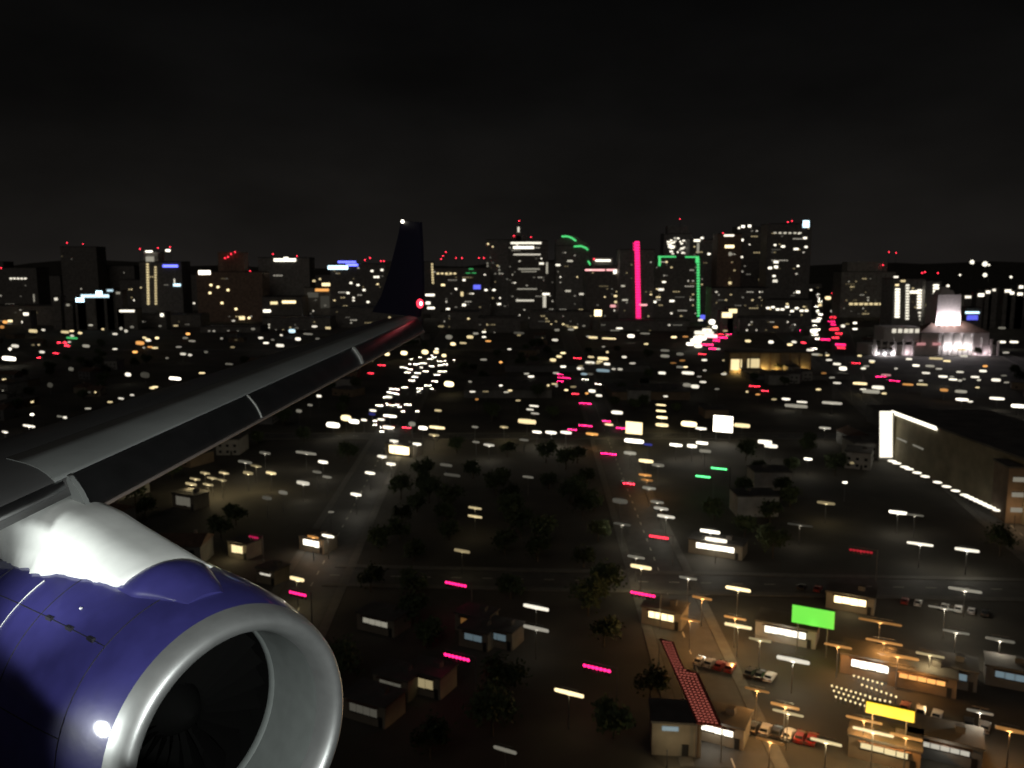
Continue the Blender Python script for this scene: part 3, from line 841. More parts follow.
# dark suburb beyond the wing
for a in ((95, 296, 28, 3, 'c', 1.6), (99, 293, 6, 4, 'c', 4), (80, 300, 8, 4, 'c', 4), (110, 290.5, 6, 2, 'c', 1), (118, 293, 4, 2, 'd'), (56, 299, 3, 2.4, 'w', 1), (68, 305, 3, 2, 'd'),
          (26, 314, 5, 2.4, 'w'), (24, 322, 5, 3, 'w'), (5, 322, 8, 4, 'o', 1.5), (2, 327, 7, 4, 'o', 1.5), (10, 321, 5, 3, 'y', 2), (33, 331, 15, 4.5, 'y', 2), (95, 317, 12, 5, 'w', 3), (127, 311, 15, 2.2, 'w', 1.6),
          (65, 332, 14, 3.4, 'y', 2), (80, 333, 7, 3, 'y'), (72, 338, 20, 2.8, 'g', 0.6), (86, 346, 12, 4, 'd', 0.6), (15, 346, 13, 4, 'w', 1.6), (10, 349, 3, 4, 'w', 2), (9, 358.5, 25, 5.5, 'w', 4), (42, 352, 9, 3, 'w', 1.2),
          (115, 334, 5, 2.4, 'w', 1), (121, 328.5, 4, 4, 'w', 1.5), (126, 331, 5, 4, 'w', 1), (132, 327, 6, 3, 'd'), (140, 343, 14, 5, 'o', 2.4), (148, 340, 8, 4, 'y', 2), (135, 352, 5, 3, 'o'), (157, 338, 4, 3, 'y'), (150, 347, 5, 2, 'o', 1),
          (162, 315, 3, 3, 'w'), (153, 322, 3, 3, 'w'), (182, 322, 7, 4, 'w', 2), (160, 326, 3, 2, 'd'), (192, 341, 11, 2.4, 'd', 0.5), (183, 354, 9, 3, 'w', 1.5), (190, 355, 6, 3, 'w', 2), (206, 352, 6, 3, 'd', 0.5), (167, 358, 3, 2, 'd'),
          (128, 374.5, 9, 5, 'w', 4), (175, 378.5, 19, 4, 'w', 4), (202, 373, 6, 2, 'y', 1.5), (155, 387, 6, 2.4, 'y', 1.6), (229, 364, 12, 2.2, 'd', 0.4), (71, 369, 8, 5, 'd', 0.25), (50, 385, 8, 7, 'd', 0.15), (145, 375, 14, 8, 'd', 0.1),
          (280, 345.5, 12, 4, 'w', 3), (298, 339, 8, 4, 'w', 3), (292, 331, 10, 5, 'c', 2.5), (308, 334, 14, 2, 'd', 0.5), (253, 329, 4, 3, 'd'), (328, 328, 8, 3, 'y', 1.2),
          (65, 417.5, 5, 3.5, 'w', 3), (32, 414.5, 4, 3, 'w', 3), (29, 426, 18, 3, 'w', 2.2), (5, 432, 9, 3, 'w', 2.4), (60, 416.5, 9, 2.4, 'd', 0.6), (88, 408.5, 6, 2, 'd', 0.8), (110, 402, 5, 2, 'y', 1), (121, 398.5, 9, 2.4, 'w', 1.6), (132, 395, 4, 2, 'w', 1), (152, 388, 8, 2.4, 'y', 1.6)):
    if a[1] < 308:
        z0 = 12
    lamp(a[0], a[1], a[2], a[3], a[4], a[5] if len(a) > 5 else None, power=0 if a[1] < 340 else None)
for a in ((60, 343, 6), (68, 346, 7), (66, 343, 5), (57, 353, 7), (40, 357.5, 7), (175, 315, 4)): cars(a[0], a[1], a[2], 'tail')
# avenue right of the winglet: oncoming cars and lamps
for a in ((420, 357, 4), (434, 357, 6), (423, 363, 10), (417, 364, 5), (432, 366, 7), (445, 364, 6), (403, 367, 6), (408, 372, 6), (441, 371, 6), (415, 376.5, 8), (437, 374.5, 6), (435, 381, 7), (428, 385, 8), (420, 388, 7), (405, 387, 8), (393, 388.5, 8), (387, 397, 7), (380, 405, 7), (408, 404, 9), (419, 391, 5), (396, 393, 6), (412, 380, 6), (426, 371, 6), (440, 361, 6)): cars(a[0], a[1], a[2], 'head')
for a in ((387, 354, 7, 4.5, 'y', 3), (404, 353, 9, 5, 'y', 3.5), (425, 352, 9, 6, 'y', 5), (436, 352, 7, 4, 'y', 3.5), (444, 355.5, 6, 4, 'y', 3), (449, 384, 13, 7, 'y', 5), (449, 337, 9, 6, 'd', 0.8), (470, 337, 9, 4, 'y', 2.4), (453, 344, 7, 4, 'y', 3), (463, 343, 9, 2, 'y', 1.5), (484, 322, 4, 1.8, 'w', 2), (484, 327, 4, 1.8, 'w', 2), (484, 332, 4, 1.8, 'w', 2), (484, 337, 4, 1.8, 'w', 2), (505, 322, 5, 5, 'y', 2)): lamp(*a)
for a in ((382, 365, 8), (371, 373, 8), (407, 427, 8)): cars(a[0], a[1], a[2], 'tail')
# avenue below the wing edge
for a in ((319, 396, 7, 3.4, 'w', 2), (310, 405, 6, 3, 'd', 0.4), (299, 411, 7, 5, 'd', 0.4), (390, 416, 16, 3.6, 'w'), (381, 419.5, 8, 3, 'w', 2), (388, 427.5, 13, 5, 'w', 4), (373, 410.5, 8, 3, 'w', 2), (372, 414, 8, 4, 'b', 0.2), (364, 420, 7, 3, 'w'), (354, 421.5, 12, 6, 'w', 4), (346, 418, 12, 9, 'y', 2.4), (333, 425, 16, 8, 'w', 4), (412, 424, 8, 7, 'd', 0.4), (423, 428, 10, 5, 'w', 4), (437, 427.5, 18, 4, 'y', 2), (434, 435, 12, 3, 'y', 1), (438, 410.5, 8, 3, 'y', 0.8),
          (394, 441, 10, 3.6, 'w', 3), (417, 444, 10, 3.6, 'w', 2), (382, 456.5, 11, 4, 'w', 3), (391, 464, 11, 4.4, 'w', 3.5), (370, 473, 12, 4, 'w', 4), (356, 494.5, 13, 4.4, 'w', 4), (323, 462, 12, 4.4, 'w', 3), (317, 472, 11, 4, 'd', 0.5), (327, 477, 11, 4, 'd', 0.7), (303, 483, 16, 6, 'w', 1.6), (283, 492.5, 11, 6, 'd', 0.35), (267, 498, 12, 6, 'd', 0.16),
          (271, 473, 13, 4, 'y', 1.2), (331, 512, 6, 2.4, 'd', 0.3), (328, 536, 15, 4.4, 'w', 2.4), (313, 537, 14, 3.6, 'o', 1), (475, 508, 15, 3.4, 'y', 0.8), (475, 516.5, 16, 3.6, 'y', 0.9), (462, 551, 18, 5, 'y', 0.35), (389, 397, 9, 3, 'w', 2), (446, 465, 14, 4.4, 'd', 0.2), (452, 475, 19, 4.4, 'd', 0.16), (489, 445, 12, 3.6, 'w', 1), (476, 442, 8, 3, 'd', 0.5), (475, 427, 7, 3, 'd', 0.6), (504, 427, 9, 3, 'y', 1),
          (205, 473, 13, 3, 'y', 0.9), (195, 479, 14, 3, 'y', 0.9), (212, 478, 13, 3, 'y', 0.8), (224, 473, 13, 3, 'y', 0.6), (191, 484, 15, 4, 'y', 1.2), (208, 484.5, 14, 3, 'y', 0.7), (222, 480, 12, 3, 'y', 0.5), (248, 473, 13, 5, 'y', 0.7), (245, 462, 18, 4, 'd', 0.4), (265, 453, 14, 4, 'd', 0.3), (256, 466, 14, 3, 'y', 0.5), (306, 453, 26, 4, 'd', 0.4)): lamp(*a)
for a in ((399, 450, 24, 9, 'y', 'added low building with a glowing amber light streak on the avenue below the wing edge', 3.0, 400), (311, 543, 20, 7, 'w', 'added low building with a bright white light streak above the engine', 3.0, 200), (237, 549, 15, 9, 'y', 'added low building with a broad yellow light streak just beyond the engine cowl', 1.2, 400), (265, 574, 14, 3, 'w', 'added low building with a thin white light streak touching the engine cowl', 0.7, 0), (183, 501, 20, 10, 'd', 'added low building with a dim tan light streak just under the wing edge', 0.16, 0)):
    shop(a[0], a[1], a[2], a[3], a[4], a[5], a[6], spill=a[7])
# middle avenues and their crossing
for a in ((534, 406, 10, 2.4, 'w', 1.6), (530, 409.5, 8, 2.4, 'w', 1.6), (535, 413.5, 9, 2.4, 'w', 1.2), (527, 421.5, 20, 7, 'y', 3), (537, 432, 10, 3.4, 'w', 3), (551, 432.5, 12, 4, 'w', 2.4), (566, 432.5, 12, 4, 'w', 2.4), (592, 434, 13, 3.6, 'o', 1.6), (524, 440, 10, 3, 'd', 0.4), (592, 391, 9, 4, 'w', 3), (599, 395.5, 8, 3, 'w', 2.4), (617, 412.5, 12, 5, 'w', 4), (609, 424.5, 9, 3, 'y', 2.4),
          (661, 405, 10, 2.4, 'y', 2.4), (661, 411, 10, 2.6, 'y', 2.4), (662, 417.5, 11, 3.4, 'y', 3.4), (662, 425, 13, 5, 'y', 4), (689, 424, 16, 8, 'y', 3.4), (701, 428.5, 11, 3.6, 'w', 3), (742, 425.5, 16, 6, 'y', 2.4), (634, 441, 20, 6, 'w', 4), (648, 444.5, 9, 3.4, 'b', 0.35), (676, 445, 13, 4, 'w', 3.4), (692, 446, 10, 5, 'w', 4), (702, 443, 12, 4, 'w', 3.4), (705, 451, 12, 5, 'd', 0.4), (630, 453, 13, 5, 'd', 0.8), (646, 461, 15, 5, 'y', 2.6), (658, 465, 13, 5, 'd', 0.6),
          (645, 475, 13, 3.4, 'o', 0.8), (647, 480, 12, 3.4, 'o', 0.4), (649, 488, 14, 4.4, 'd', 0.6), (657, 502, 14, 4.4, 'd', 0.3), (661, 508.5, 15, 4.4, 'w', 0.7), (666, 516.5, 18, 4.4, 'w', 0.9), (528, 477, 12, 3.4, 'd', 0.25), (636, 557, 18, 4.6, 'd', 0.45), (641, 567, 22, 6, 'y', 2.6), (710, 531.5, 20, 5, 'w', 3), (716, 540, 22, 6, 'w', 3), (620, 501, 16, 8, 'd', 0.14), (622, 524, 18, 4, 'd', 0.14),
          (687, 385, 10, 5, 'd', 0.6), (695, 386.5, 10, 5, 'w', 2), (703, 382, 8, 2.4, 'w', 1.2), (765, 442, 14, 6, 'w', 2), (598, 313, 7, 6, 'y', 3.4), (571, 329.5, 8, 2.6, 'd', 0.7), (557, 330, 5, 3, 'd', 0.4), (555, 340, 8, 3, 'w', 1), (593, 337.5, 12, 3, 'y', 1.6), (609, 338.5, 18, 2, 'y', 1.6), (631, 336, 9, 4.4, 'w', 3), (645, 333.5, 12, 2, 'd', 0.8), (615, 320.5, 6, 4, 'y', 1.6), (675, 319.5, 24, 1.8, 'd', 0.5), (519, 333, 14, 3, 'd', 0.2),
          (563, 353, 5, 2.4, 'y', 2), (553, 360, 8, 4, 'y', 3), (559, 356.5, 7, 3, 'y', 2.4), (591, 357, 8, 2.4, 'y', 1), (603, 358.5, 14, 4, 'y', 2), (590, 362.5, 12, 3, 'w', 1.6), (607, 364, 8, 3.4, 'w', 2), (603, 370.5, 17, 4, 'c', 0.5), (580, 368.5, 8, 3.4, 'w', 2.4), (584, 374, 8, 3, 'c', 0.8), (556, 373, 6, 2.4, 'd', 0.8), (590, 374, 8, 3, 'd'), (665, 350.5, 11, 3, 'd', 0.6), (665, 356, 11, 4, 'd', 0.7), (680, 354, 9, 4, 'd', 0.4), (680, 367, 9, 2.6, 'd', 0.6), (662, 373, 9, 3.4, 'w', 2), (688, 373, 15, 4, 'w', 1.8),
          (704, 333, 24, 6, 'w', 3), (696, 341, 14, 7, 'w', 4), (711, 336, 16, 5, 'k', 3), (712, 322, 8, 7, 'w', 3), (700, 338, 16, 6, 'w', 3), (727, 315, 10, 5, 'y', 2), (733, 311, 8, 4, 'y', 1.6), (748, 341, 7, 3, 'y', 2), (703, 317, 9, 6, 'b', 1.2), (724, 320, 6, 3, 'y', 1.6)): lamp(*a)
for a in ((575, 393.5, 10, 'tail'), (560, 381, 8, 'tailp'), (585, 403, 12, 'tailp'), (606, 420.5, 11, 'tailp'), (620, 427.5, 10, 'tailp'), (572, 429, 9, 'tailp'), (585, 425, 14, 'tailp'), (608, 453, 16, 'tailp'), (628, 482.5, 15, 'tail'), (577, 358, 10, 'tail'), (564, 377.5, 15, 'tailp'), (560, 374, 8, 'tailp'), (718, 338, 10, 'tailp'), (702, 345, 12, 'tailp'), (702, 354, 8, 'tail'), (740, 317, 9, 'tail'), (720, 334, 7, 'tail'), (754, 386, 10, 'tail'), (764, 390.5, 9, 'tail'), (598, 383.5, 6, 'head'), (585, 379, 6, 'head')): cars(*a)
board(634, 428, 17, 12, 'y', 'square cream lit sign board beside the middle crossing', 2.0, spill=300)
board(723, 424, 19, 16, 'w', 'big square white glowing sign board by the crossing', 5.0, spill=500)
# streets around the civic hall and the long red street
for a in ((828, 298, 7, 4.4, 'y', 2.4), (820, 305, 5, 4, 'y', 1.6), (818, 312, 4, 4, 'w', 1.2), (816, 321, 10, 3.6, 'w', 1.6), (814, 331, 9, 6, 'w', 3), (843, 326, 5, 4, 'w', 1.4), (810, 350, 8, 3, 'w', 2), (816, 354.5, 10, 3, 'd', 0.8), (829, 360, 6, 2.4, 'w', 1), (837, 364, 9, 3, 'w', 1.4), (843, 368.5, 9, 5, 'w', 3), (834, 311, 8, 2.6, 'w', 1.4), (855, 323, 4, 3, 'w'), (855, 329, 5, 2.4, 'w'), (771, 342, 6, 4, 'w', 2.4), (794, 342, 6, 3, 'w', 2), (845, 290, 5, 3, 'y', 1.4), (872, 361, 7, 2.4, 'w', 2),
          (886, 375, 11, 2.6, 'k', 1), (908, 384.5, 12, 2.4, 'o', 1.4), (922, 384.5, 12, 2.4, 'y', 1.4), (878, 387.5, 14, 5, 'w', 3), (860, 383.5, 16, 3.4, 'y', 1.8), (837, 383, 9, 2.4, 'w', 1.6), (871, 391.5, 20, 5, 'd', 0.7), (926, 373, 9, 2.4, 'w', 2), (943, 376.5, 10, 3, 'w', 2), (953, 379.5, 9, 2.4, 'w', 2), (975, 377, 9, 2.4, 'w', 2), (983, 371, 8, 3, 'w', 2), (960, 372, 8, 2.4, 'w', 2), (996, 380, 10, 4, 'w', 1.8), (909, 359, 7, 2.4, 'w', 1.6), (916, 365.5, 8, 3, 'w', 2), (936, 358.5, 15, 3, 'y', 1.2), (947, 361, 8, 2.4, 'y', 1.6), (964, 356, 8, 2.6, 'w', 2), (962, 349.5, 10, 3, 'y', 1.6), (930, 366, 10, 3, 'd', 0.7), (944, 390, 9, 4, 'o', 1.6), (961, 391.5, 13, 4, 'd', 0.8), (962, 399.5, 14, 3.4, 'w', 2.4), (997, 398.5, 16, 3.4, 'w', 2), (1018, 406, 12, 5, 'w', 3.4), (1002, 342, 8, 3, 'w', 2), (1014, 342, 9, 3, 'w', 2), (995, 322.5, 10, 3.6, 'w', 1.6), (1002, 328, 8, 3, 'd', 0.4),
          (999, 311, 5, 4, 'c', 1.2), (1010, 303, 10, 3, 'o', 0.9), (1020, 301, 9, 3, 'o', 0.9), (1000, 307, 8, 3, 'o', 0.7), (1003, 300.5, 4, 3, 'w', 2), (981, 295, 6, 3, 'w', 2), (988, 292, 4, 2.6, 'w', 2), (1008, 291, 6, 2.6, 'w', 2), (1012, 293, 4, 2.6, 'w', 2), (1020, 294, 5, 2.6, 'w', 2), (1021, 287, 4, 2.6, 'w', 2), (968, 297, 6, 2.4, 'w', 1.4), (971, 301.5, 6, 2.6, 'w', 2), (994, 290, 3, 2, 'w', 1.4), (979, 300, 4, 2, 'y', 1),
          (786, 399, 10, 3, 'w', 2), (802, 402, 10, 2.6, 'w', 1.4), (796, 406, 22, 5, 'd', 0.6), (832, 403, 19, 4, 'w', 1.2), (825, 428, 11, 3, 'w', 1.2), (771, 446, 13, 6, 'w', 2.4), (808, 459, 8, 3.4, 'w', 3), (845, 482.5, 5, 3, 'w', 2.4), (826, 503, 17, 4.4, 'y', 0.6), (898, 512.5, 17, 5, 'w', 3), (915, 515, 16, 3, 'd', 0.4), (920, 544, 24, 4, 'w', 2.4), (967, 550, 22, 5, 'w', 3), (800, 525, 24, 3, 'd', 0.12)): lamp(*a)
for a in ((796, 330.5, 14, 'tailp'), (803, 343, 5, 'tail'), (837, 292, 8, 'tailp'), (841, 297, 5, 'tailp'), (838, 303.5, 12, 'tailp'), (831, 322, 12, 'tailp'), (825, 340, 14, 'tailp'), (840, 345, 14, 'tailp'), (833, 330, 12, 'tail'), (855, 363, 9, 'tail'), (880, 376.5, 10, 'tailp'), (893, 380.5, 12, 'tailp'), (973, 306, 4, 'tail')): cars(*a)
# the long street of tail lights right of the tallest tower, and its oncoming lane
for y in (294, 298, 301, 306, 310, 314, 318, 325, 329, 334, 338, 348):
    cars(835 + random.uniform(-3, 7), y, random.uniform(5, 11), random.choice(('tailp', 'tail')))
    cars(816 + random.uniform(-4, 5) - (y - 320) * 0.12, y + 1, random.uniform(3, 6), 'head')
for x, y, w in ((708, 345, 9), (716, 341, 8), (724, 338, 8), (722, 331, 6), (712, 349, 8), (729, 334, 6)): cars(x, y, w, 'tailp')
for x, y, w, h in ((690, 344, 9, 4), (698, 346, 10, 5), (707, 330, 12, 4), (716, 327, 9, 4)): lamp(x, y, w, h, 'w', 4.0, power=0)
# the stream of headlights on the avenue right of the winglet
for _ in range(34):
    y = random.uniform(349, 432)
    xm = 446 - (y - 340) * 0.62
    cars(xm + random.uniform(-26, 22), y, random.uniform(3, 7), 'head')
# many more small lamps through the middle distance
for _ in range(170):
    if random.random() < 0.55: x, y = random.uniform(0, 1024), random.uniform(319, 350)
    else: x, y = random.uniform(470, 1010), random.uniform(350, 402)
    if x < 430 and y > 330 + (430 - x) * 0.18: continue
    if 725 < x < 815 and 345 < y < 376 or 868 < x < 1000 and 318 < y < 360: continue
    lamp(x, y, random.uniform(2.4, 6.5), random.uniform(1.6, 2.8), random.choice('wwyyyddo'), random.choice((0.3, 0.6, 1.2, 2.0)), power=0)
flush_cars()
# far hillside lamps at right, on the dark rise behind the bay
far = [(972, 262, 4), (985, 264, 5), (960, 275, 2), (985, 275, 4), (1011, 277, 2.5), (973, 263, 2), (989, 265, 2), (960, 296, 3), (948, 286, 3), (1004, 297, 3)]
hill = MB()
hp = []
for i in range(41):
    x = -9000 + 450 * i
    hp.append((x, 60 + 45 * math.sin(i * 0.7) + 30 * math.sin(i * 1.9)))
n = len(hp)
vs = [(x, 7200, -5) for x, z in hp] + [(x, 7900, z + 30) for x, z in hp] + [(x, 9800, z) for x, z in hp]
fs = [(i, i + 1, n + i + 1, n + i) for i in range(n - 1)] + [(n + i, n + i + 1, 2 * n + i + 1, 2 * n + i) for i in range(n - 1)]
hill.add(vs, fs, True)
struct(hill.build('hills', M_ground))
for x, y, w in far:
    p = D(x, y, 2400)
    k = ppm(p)
    t = thing('hill_mast', 'tall lamp mast glowing white above the far right streets', 'lamp mast', (p.x, p.y, 0), 0, 'lamp masts far right')
    MB().tube((0, 0, 0), (0, 0, p.z), 0.5, 0.25, 6).build('pole', M_metal, t)
    MB().ball((0, 0, p.z), w / k / 2, 8, 6).build('lamp', lit('w', 1.6), t)
    PTS.append((x, y, w))
# lamps at the foot of the hotel wall
for i, f in enumerate((0.02, 0.06, 0.13, 0.17, 0.24, 0.31, 0.42, 0.5, 0.58, 0.66, 0.70, 0.74, 0.78, 0.82, 0.86, 0.9, 0.95)):
    x, y = 890 + 113 * f, 460 + 53 * f
    p = G(x, y, 3.2)
    k = ppm(p)
    t = thing('wall_lamp_post', 'short white lamp post along the foot of the olive hotel wall', 'lamp', (p.x, p.y, 0), YAW, 'lamps along the hotel wall')
    MB().tube((0, 0, 0), (0, 0, 2.9), 0.07, n=6).build('pole', M_metal, t)
    b = MB().ball((0, 0, 0), 1, 8, 6); b.v = [(a * 4.4 / k, bb * 0.3, 3.2 + c * 1.2 / k) for a, bb, c in b.v]
    b.build('luminaire', lit('w', 1.6), t)
    if i % 3 == 0: point('lamp_light', (0, 0, 3.4), 260, (1, 0.93, 0.8), t)
# near streets
for x, y, w, c, lb in ((456, 584, 25, 'p', 'mast arm of magenta red signals, upper of two right of the engine'), (457, 657, 30, 'p', 'mast arm of magenta red signals, lower of two right of the engine'), (643, 594, 26, 'p', 'mast arm of magenta red signals above the yellow lit building on the middle street'),
                       (597, 668, 30, 'p', 'mast arm of magenta red signals left of the red lit canopy'), (298, 593.5, 22, 'p', 'mast arm of magenta red signals at the top of the engine inlet'), (254, 537, 13, 'p', 'short mast arm of dim pink signals above the yellow window by the cowl'), (659, 537, 20, 'r', 'mast arm of red signals on the middle street, upper of two'),
                       (861, 551, 22, 'r', 'mast arm of dim red signals in the dark street left of the hotel'), (719, 468.5, 16, 'g', 'mast arm of green signals, right of two'), (703, 476.5, 15, 'g', 'mast arm of green signals, left of two')):
    signals(x, y, w, c, lb, {'g': 3.0}.get(c, 3.2) * (0.12 if x in (254, 861) else 1))
for a in ((297, 579, 18, 6, 'y', 1.6), (536, 607.5, 28, 6, 'w', 1.6), (536, 628.5, 28, 6, 'w', 0.8), (738, 589, 25, 5.5, 'y', 2.4), (735, 618, 22, 3.6, 'o', 1.2), (569, 693, 32, 6.4, 'y', 2.6), (738, 626, 27, 5.4, 'y', 2.2), (793, 660, 32, 7, 'w', 2), (505, 750, 26, 6, 'd', 0.3), (785, 706, 28, 5, 'o', 0.8), (788, 713, 30, 4.4, 'y', 0.7), (945, 608.5, 30, 3, 'd', 0.8), (864, 720, 34, 4.4, 'o', 1.4), (873, 732, 38, 5, 'y', 1.4), (884, 642, 34, 4, 'o', 1.2), (898, 656, 38, 5, 'o', 1.0), (838, 646, 26, 4, 'o', 0.7), (880, 622, 40, 4, 'o', 0.4), (930, 655, 26, 4, 'y', 0.7), (757, 690, 24, 4, 'o', 0.6), (826, 742, 30, 5, 'y', 1.2), (906, 737, 30, 5, 'o', 1.1),
          (702, 598, 20, 4, 'o', 0.7), (688, 578, 18, 4, 'd', 0.5), (690, 620, 20, 4, 'o', 0.4), (770, 741, 28, 5, 'o', 0.5), (965, 590, 30, 5, 'd', 0.5), (1000, 640, 26, 5, 'd', 0.5), (760, 640, 22, 4, 'y', 0.8), (956, 632, 24, 4, 'd', 0.6), (1010, 730, 26, 6, 'o', 0.6), (980, 712, 24, 5, 'd', 0.4)): lamp(*a)  # the orange lamps here include added ones that warm the ground
for a in ((375, 622, 30, 7, 'd', 'added low building with a pale dim light streak beside the engine inlet', 0.4, 0, 0), (470, 622, 22, 8, 'o', 'added low building with a dim orange light streak below the upper magenta signals', 0.14, 0, 0), (473, 637, 20, 8, 'c', 'added low building with a dim bluish light streak, left of a pair', 0.12, 0, 0), (497, 636, 20, 8, 'c', 'added low building with a dim bluish light streak, right of a pair', 0.12, 0, 0),
          (421, 682, 28, 12, 'y', 'added low building with a warm tan light streak, right of three beside the inlet', 0.3, 0, 0), (390, 685, 26, 11, 'd', 'added low building with a dull brown light streak, middle of three beside the inlet', 0.13, 0, 0), (363, 709, 34, 11, 'd', 'added low building with a dull brown light streak, nearest the inlet rim', 0.10, 0, 0),
          (661, 616, 26, 8, 'y', 'added low building with a yellow light streak left of the middle street', 2.2, 200, 0), (850, 601, 30, 8, 'y', 'added low building with an amber light streak right above the green sign', 3.0, 300, 0), (785, 632, 40, 8, 'w', 'added low building with a white light streak under the green sign', 2.0, 400, 3), (876, 667, 46, 9, 'w', 'added low building with a long glaring white light streak between orange roofs', 3.0, 700, 2),
          (715, 547.5, 38, 6, 'w', 'added low building with a long white light streak under two street lamps', 3.0, 300, 0), (714, 729, 38, 8, 'w', 'added low building with a white light streak at the foot of the red canopy', 3.0, 400, 0), (884, 750, 44, 8, 'y', 'added low building with a pale yellow light streak at the bottom right', 0.9, 200, 2), (945, 748, 44, 7, 'w', 'added low building with a whitish light streak in the bottom right corner', 0.5, 200, 1),
          (948, 674, 34, 8, 'c', 'added low building with a faint bluish light streak by the orange roofs', 0.2, 0, 1), (1010, 676, 26, 8, 'c', 'added low building with a faint bluish light streak at the right edge', 0.2, 0, 1), (922, 679, 42, 6, 'o', 'added low building with a long orange light streak by the yellow sign', 1.3, 500, 2)):
    shop(a[0], a[1], a[2], a[3], a[4], a[5], a[6], spill=a[7], wall=a[8])
board(813, 617, 40, 18, 'l', 'large bright green lit sign over the near right street', 1.0, spill=260)
board(890, 712, 44, 11, 's', 'long bright yellow lit sign over the car park', 1.6, spill=300)
# glitter beside the yellow sign, put in as rows of small glowing posts
for r_, (xa, ya, xb, yb, n) in enumerate(((832, 686, 870, 697, 9), (834, 691, 868, 702, 8), (836, 697, 865, 706, 7), (854, 676, 882, 684, 7), (862, 685, 896, 697, 8), (870, 698, 890, 702, 5))):
    for i in range(n):
        f = i / (n - 1)
        p = G(xa + (xb - xa) * f, ya + (yb - ya) * f, 1.1)
        t = thing('glitter_light', 'tiny glowing post put in for glitter on the car park beside the yellow sign', 'bollard light', (p.x, p.y, 0), 0, 'glitter dots on the car park')
        MB().tube((0, 0, 0), (0, 0, 1.0), 0.08, n=6).build('post', M_metal, t)
        MB().ball((0, 0, 1.15), 0.22, 8, 5).build('lamp', lit('y', 1.5), t)
        PTS.append((xa + (xb - xa) * f, ya + (yb - ya) * f, 3))
# parked cars in the lit lots
for xa, ya, xb, yb, n in ((700, 660, 770, 676, 8), (742, 724, 812, 738, 7), (770, 582, 850, 592, 6), (905, 600, 985, 612, 7), (905, 706, 985, 726, 6)):
    for i in range(n):
        if random.random() < 0.2: continue
        f = i / (n - 1)
        car(xa + (xb - xa) * f, ya + (yb - ya) * f, 'parked', 0, R(58) + random.uniform(-0.06, 0.06), 'unlit car parked in a row on a lamplit lot near the yellow and green signs', 'parked cars on the lower right lots')
# canopy whose light rows repeat the blurred dots of flickering lamps
cp = [(659.5, 638), (697, 723), (722, 726), (698, 672), (685, 669), (679, 656), (674, 642)]
zc = 7.0
pts = [G(x, y, zc) for x, y in cp]
ctr = sum(pts, Vector()) / len(pts)
can = thing('light_canopy', 'slanting canopy covered in blur-repeated rows of dim red lights by the middle street', 'canopy', (ctr.x, ctr.y, 0))
M_can = mat('canopy_cloth', (0.22, 0.05, 0.04), 0.8)
MB().poly([(p.x - ctr.x, p.y - ctr.y) for p in pts], zc - 0.3, zc).build('canopy_top', M_can, can)
def lerp_pts(tab, q):
    for (a, va_), (b, vb_) in zip(tab[:-1], tab[1:]):
        if q <= b: return va_ + (vb_ - va_) * max(0, q - a) / (b - a)
    return tab[-1][1]
rows = MB()
for j in range(30):
    f = (j + 0.5) / 30
    lx, ly = 660 + 37 * f, 640 + 82 * f
    rx = lerp_pts(((638, 668), (642, 674), (656, 679), (668, 685), (671, 697), (726, 722)), ly)
    p, q = G(lx + 1, ly, zc + 0.1), G(rx - 1, ly + (rx - lx) * 0.12, zc + 0.1)
    nb = max(3, int((q - p).length / 0.7))
    for i in range(nb):
        c_ = p + (q - p) * ((i + 0.5) / nb)
        rows.box((c_.x - ctr.x, c_.y - ctr.y, zc + 0.12), (0.5, 0.16, 0.12))
rows.build('light_rows', glow('dull_red', (1.0, 0.25, 0.18), 0.42), can)
for p in (pts[0], pts[1], pts[2], pts[3]):
    MB().tube((p.x - ctr.x, p.y - ctr.y, 0), (p.x - ctr.x, p.y - ctr.y, zc - 0.3), 0.12, n=6).build('post', M_metal, can)
p = G(676, 756)
tb = thing('tan_warehouse', 'tan walled warehouse at the foot of the red lit canopy', 'warehouse', p, R(-6))
MB().box((0, 4, 3.2), (9, 8, 6.4)).build('wall', M_stucco[0], tb)
MB().box((0, 4, 6.6), (9.6, 8.6, 0.4)).build('roof', M_roof, tb)
ubox('window', lit('c', 0.25), tb, (-1.2, -0.1, 5.4), (3.0, 0.2, 0.8))
ubox('door', M_dark, tb, (1.6, -0.1, 1.2), (1.2, 0.2, 2.4))
MB().tube((-2, -4, 0), (-2, -4, 3.6), 0.1, n=6).build('wall_lamp', M_dark, tb)
point('wall_lamp_bulb', (-1, -5.5, 4.2), 500, (1, 0.82, 0.5), tb)

flush_lamps()

# ------------------------------------------------------------------ big dark halls of the middle distance
for x0, x1, yb, yt, dep, lb, wl in ((464, 552, 398, 352, 70, 'big dark flat hall right of the winglet avenue', 1), (505, 650, 372, 348, 40, 'long grey shed across the middle avenue', 1), (612, 690, 400, 372, 40, 'grey shed between the lamp stack and the middle avenue', 2), (750, 850, 380, 372, 30, 'low dark shed in front of the amber building', 1), (690, 735, 332, 318, 20, 'small pale block glowing beside the white street lights', 0)):
    p, q = G(x0, yb), G(x1, yb)
    hz_ = max(4, D(x0, yt, p.y).z * 0.55)
    hz_ = min(hz_, 5.5)
    t = thing('hall', lb, 'hall', ((p.x + q.x) / 2, p.y, 0), 0)
    w = q.x - p.x
    MB().box((0, dep / 2, hz_ / 2), (w, dep, hz_)).build('wall', M_stucco[wl], t)
    rf = MB().box((0, dep / 2, hz_ + 0.25), (w + 0.8, dep + 0.8, 0.5))
    for i in range(5): rf.box((random.uniform(-w * 0.4, w * 0.4), dep * random.uniform(0.2, 0.8), hz_ + 1.0), (random.uniform(1.5, 4), 2, 1.2))
    rf.build('roof', M_roof, t)

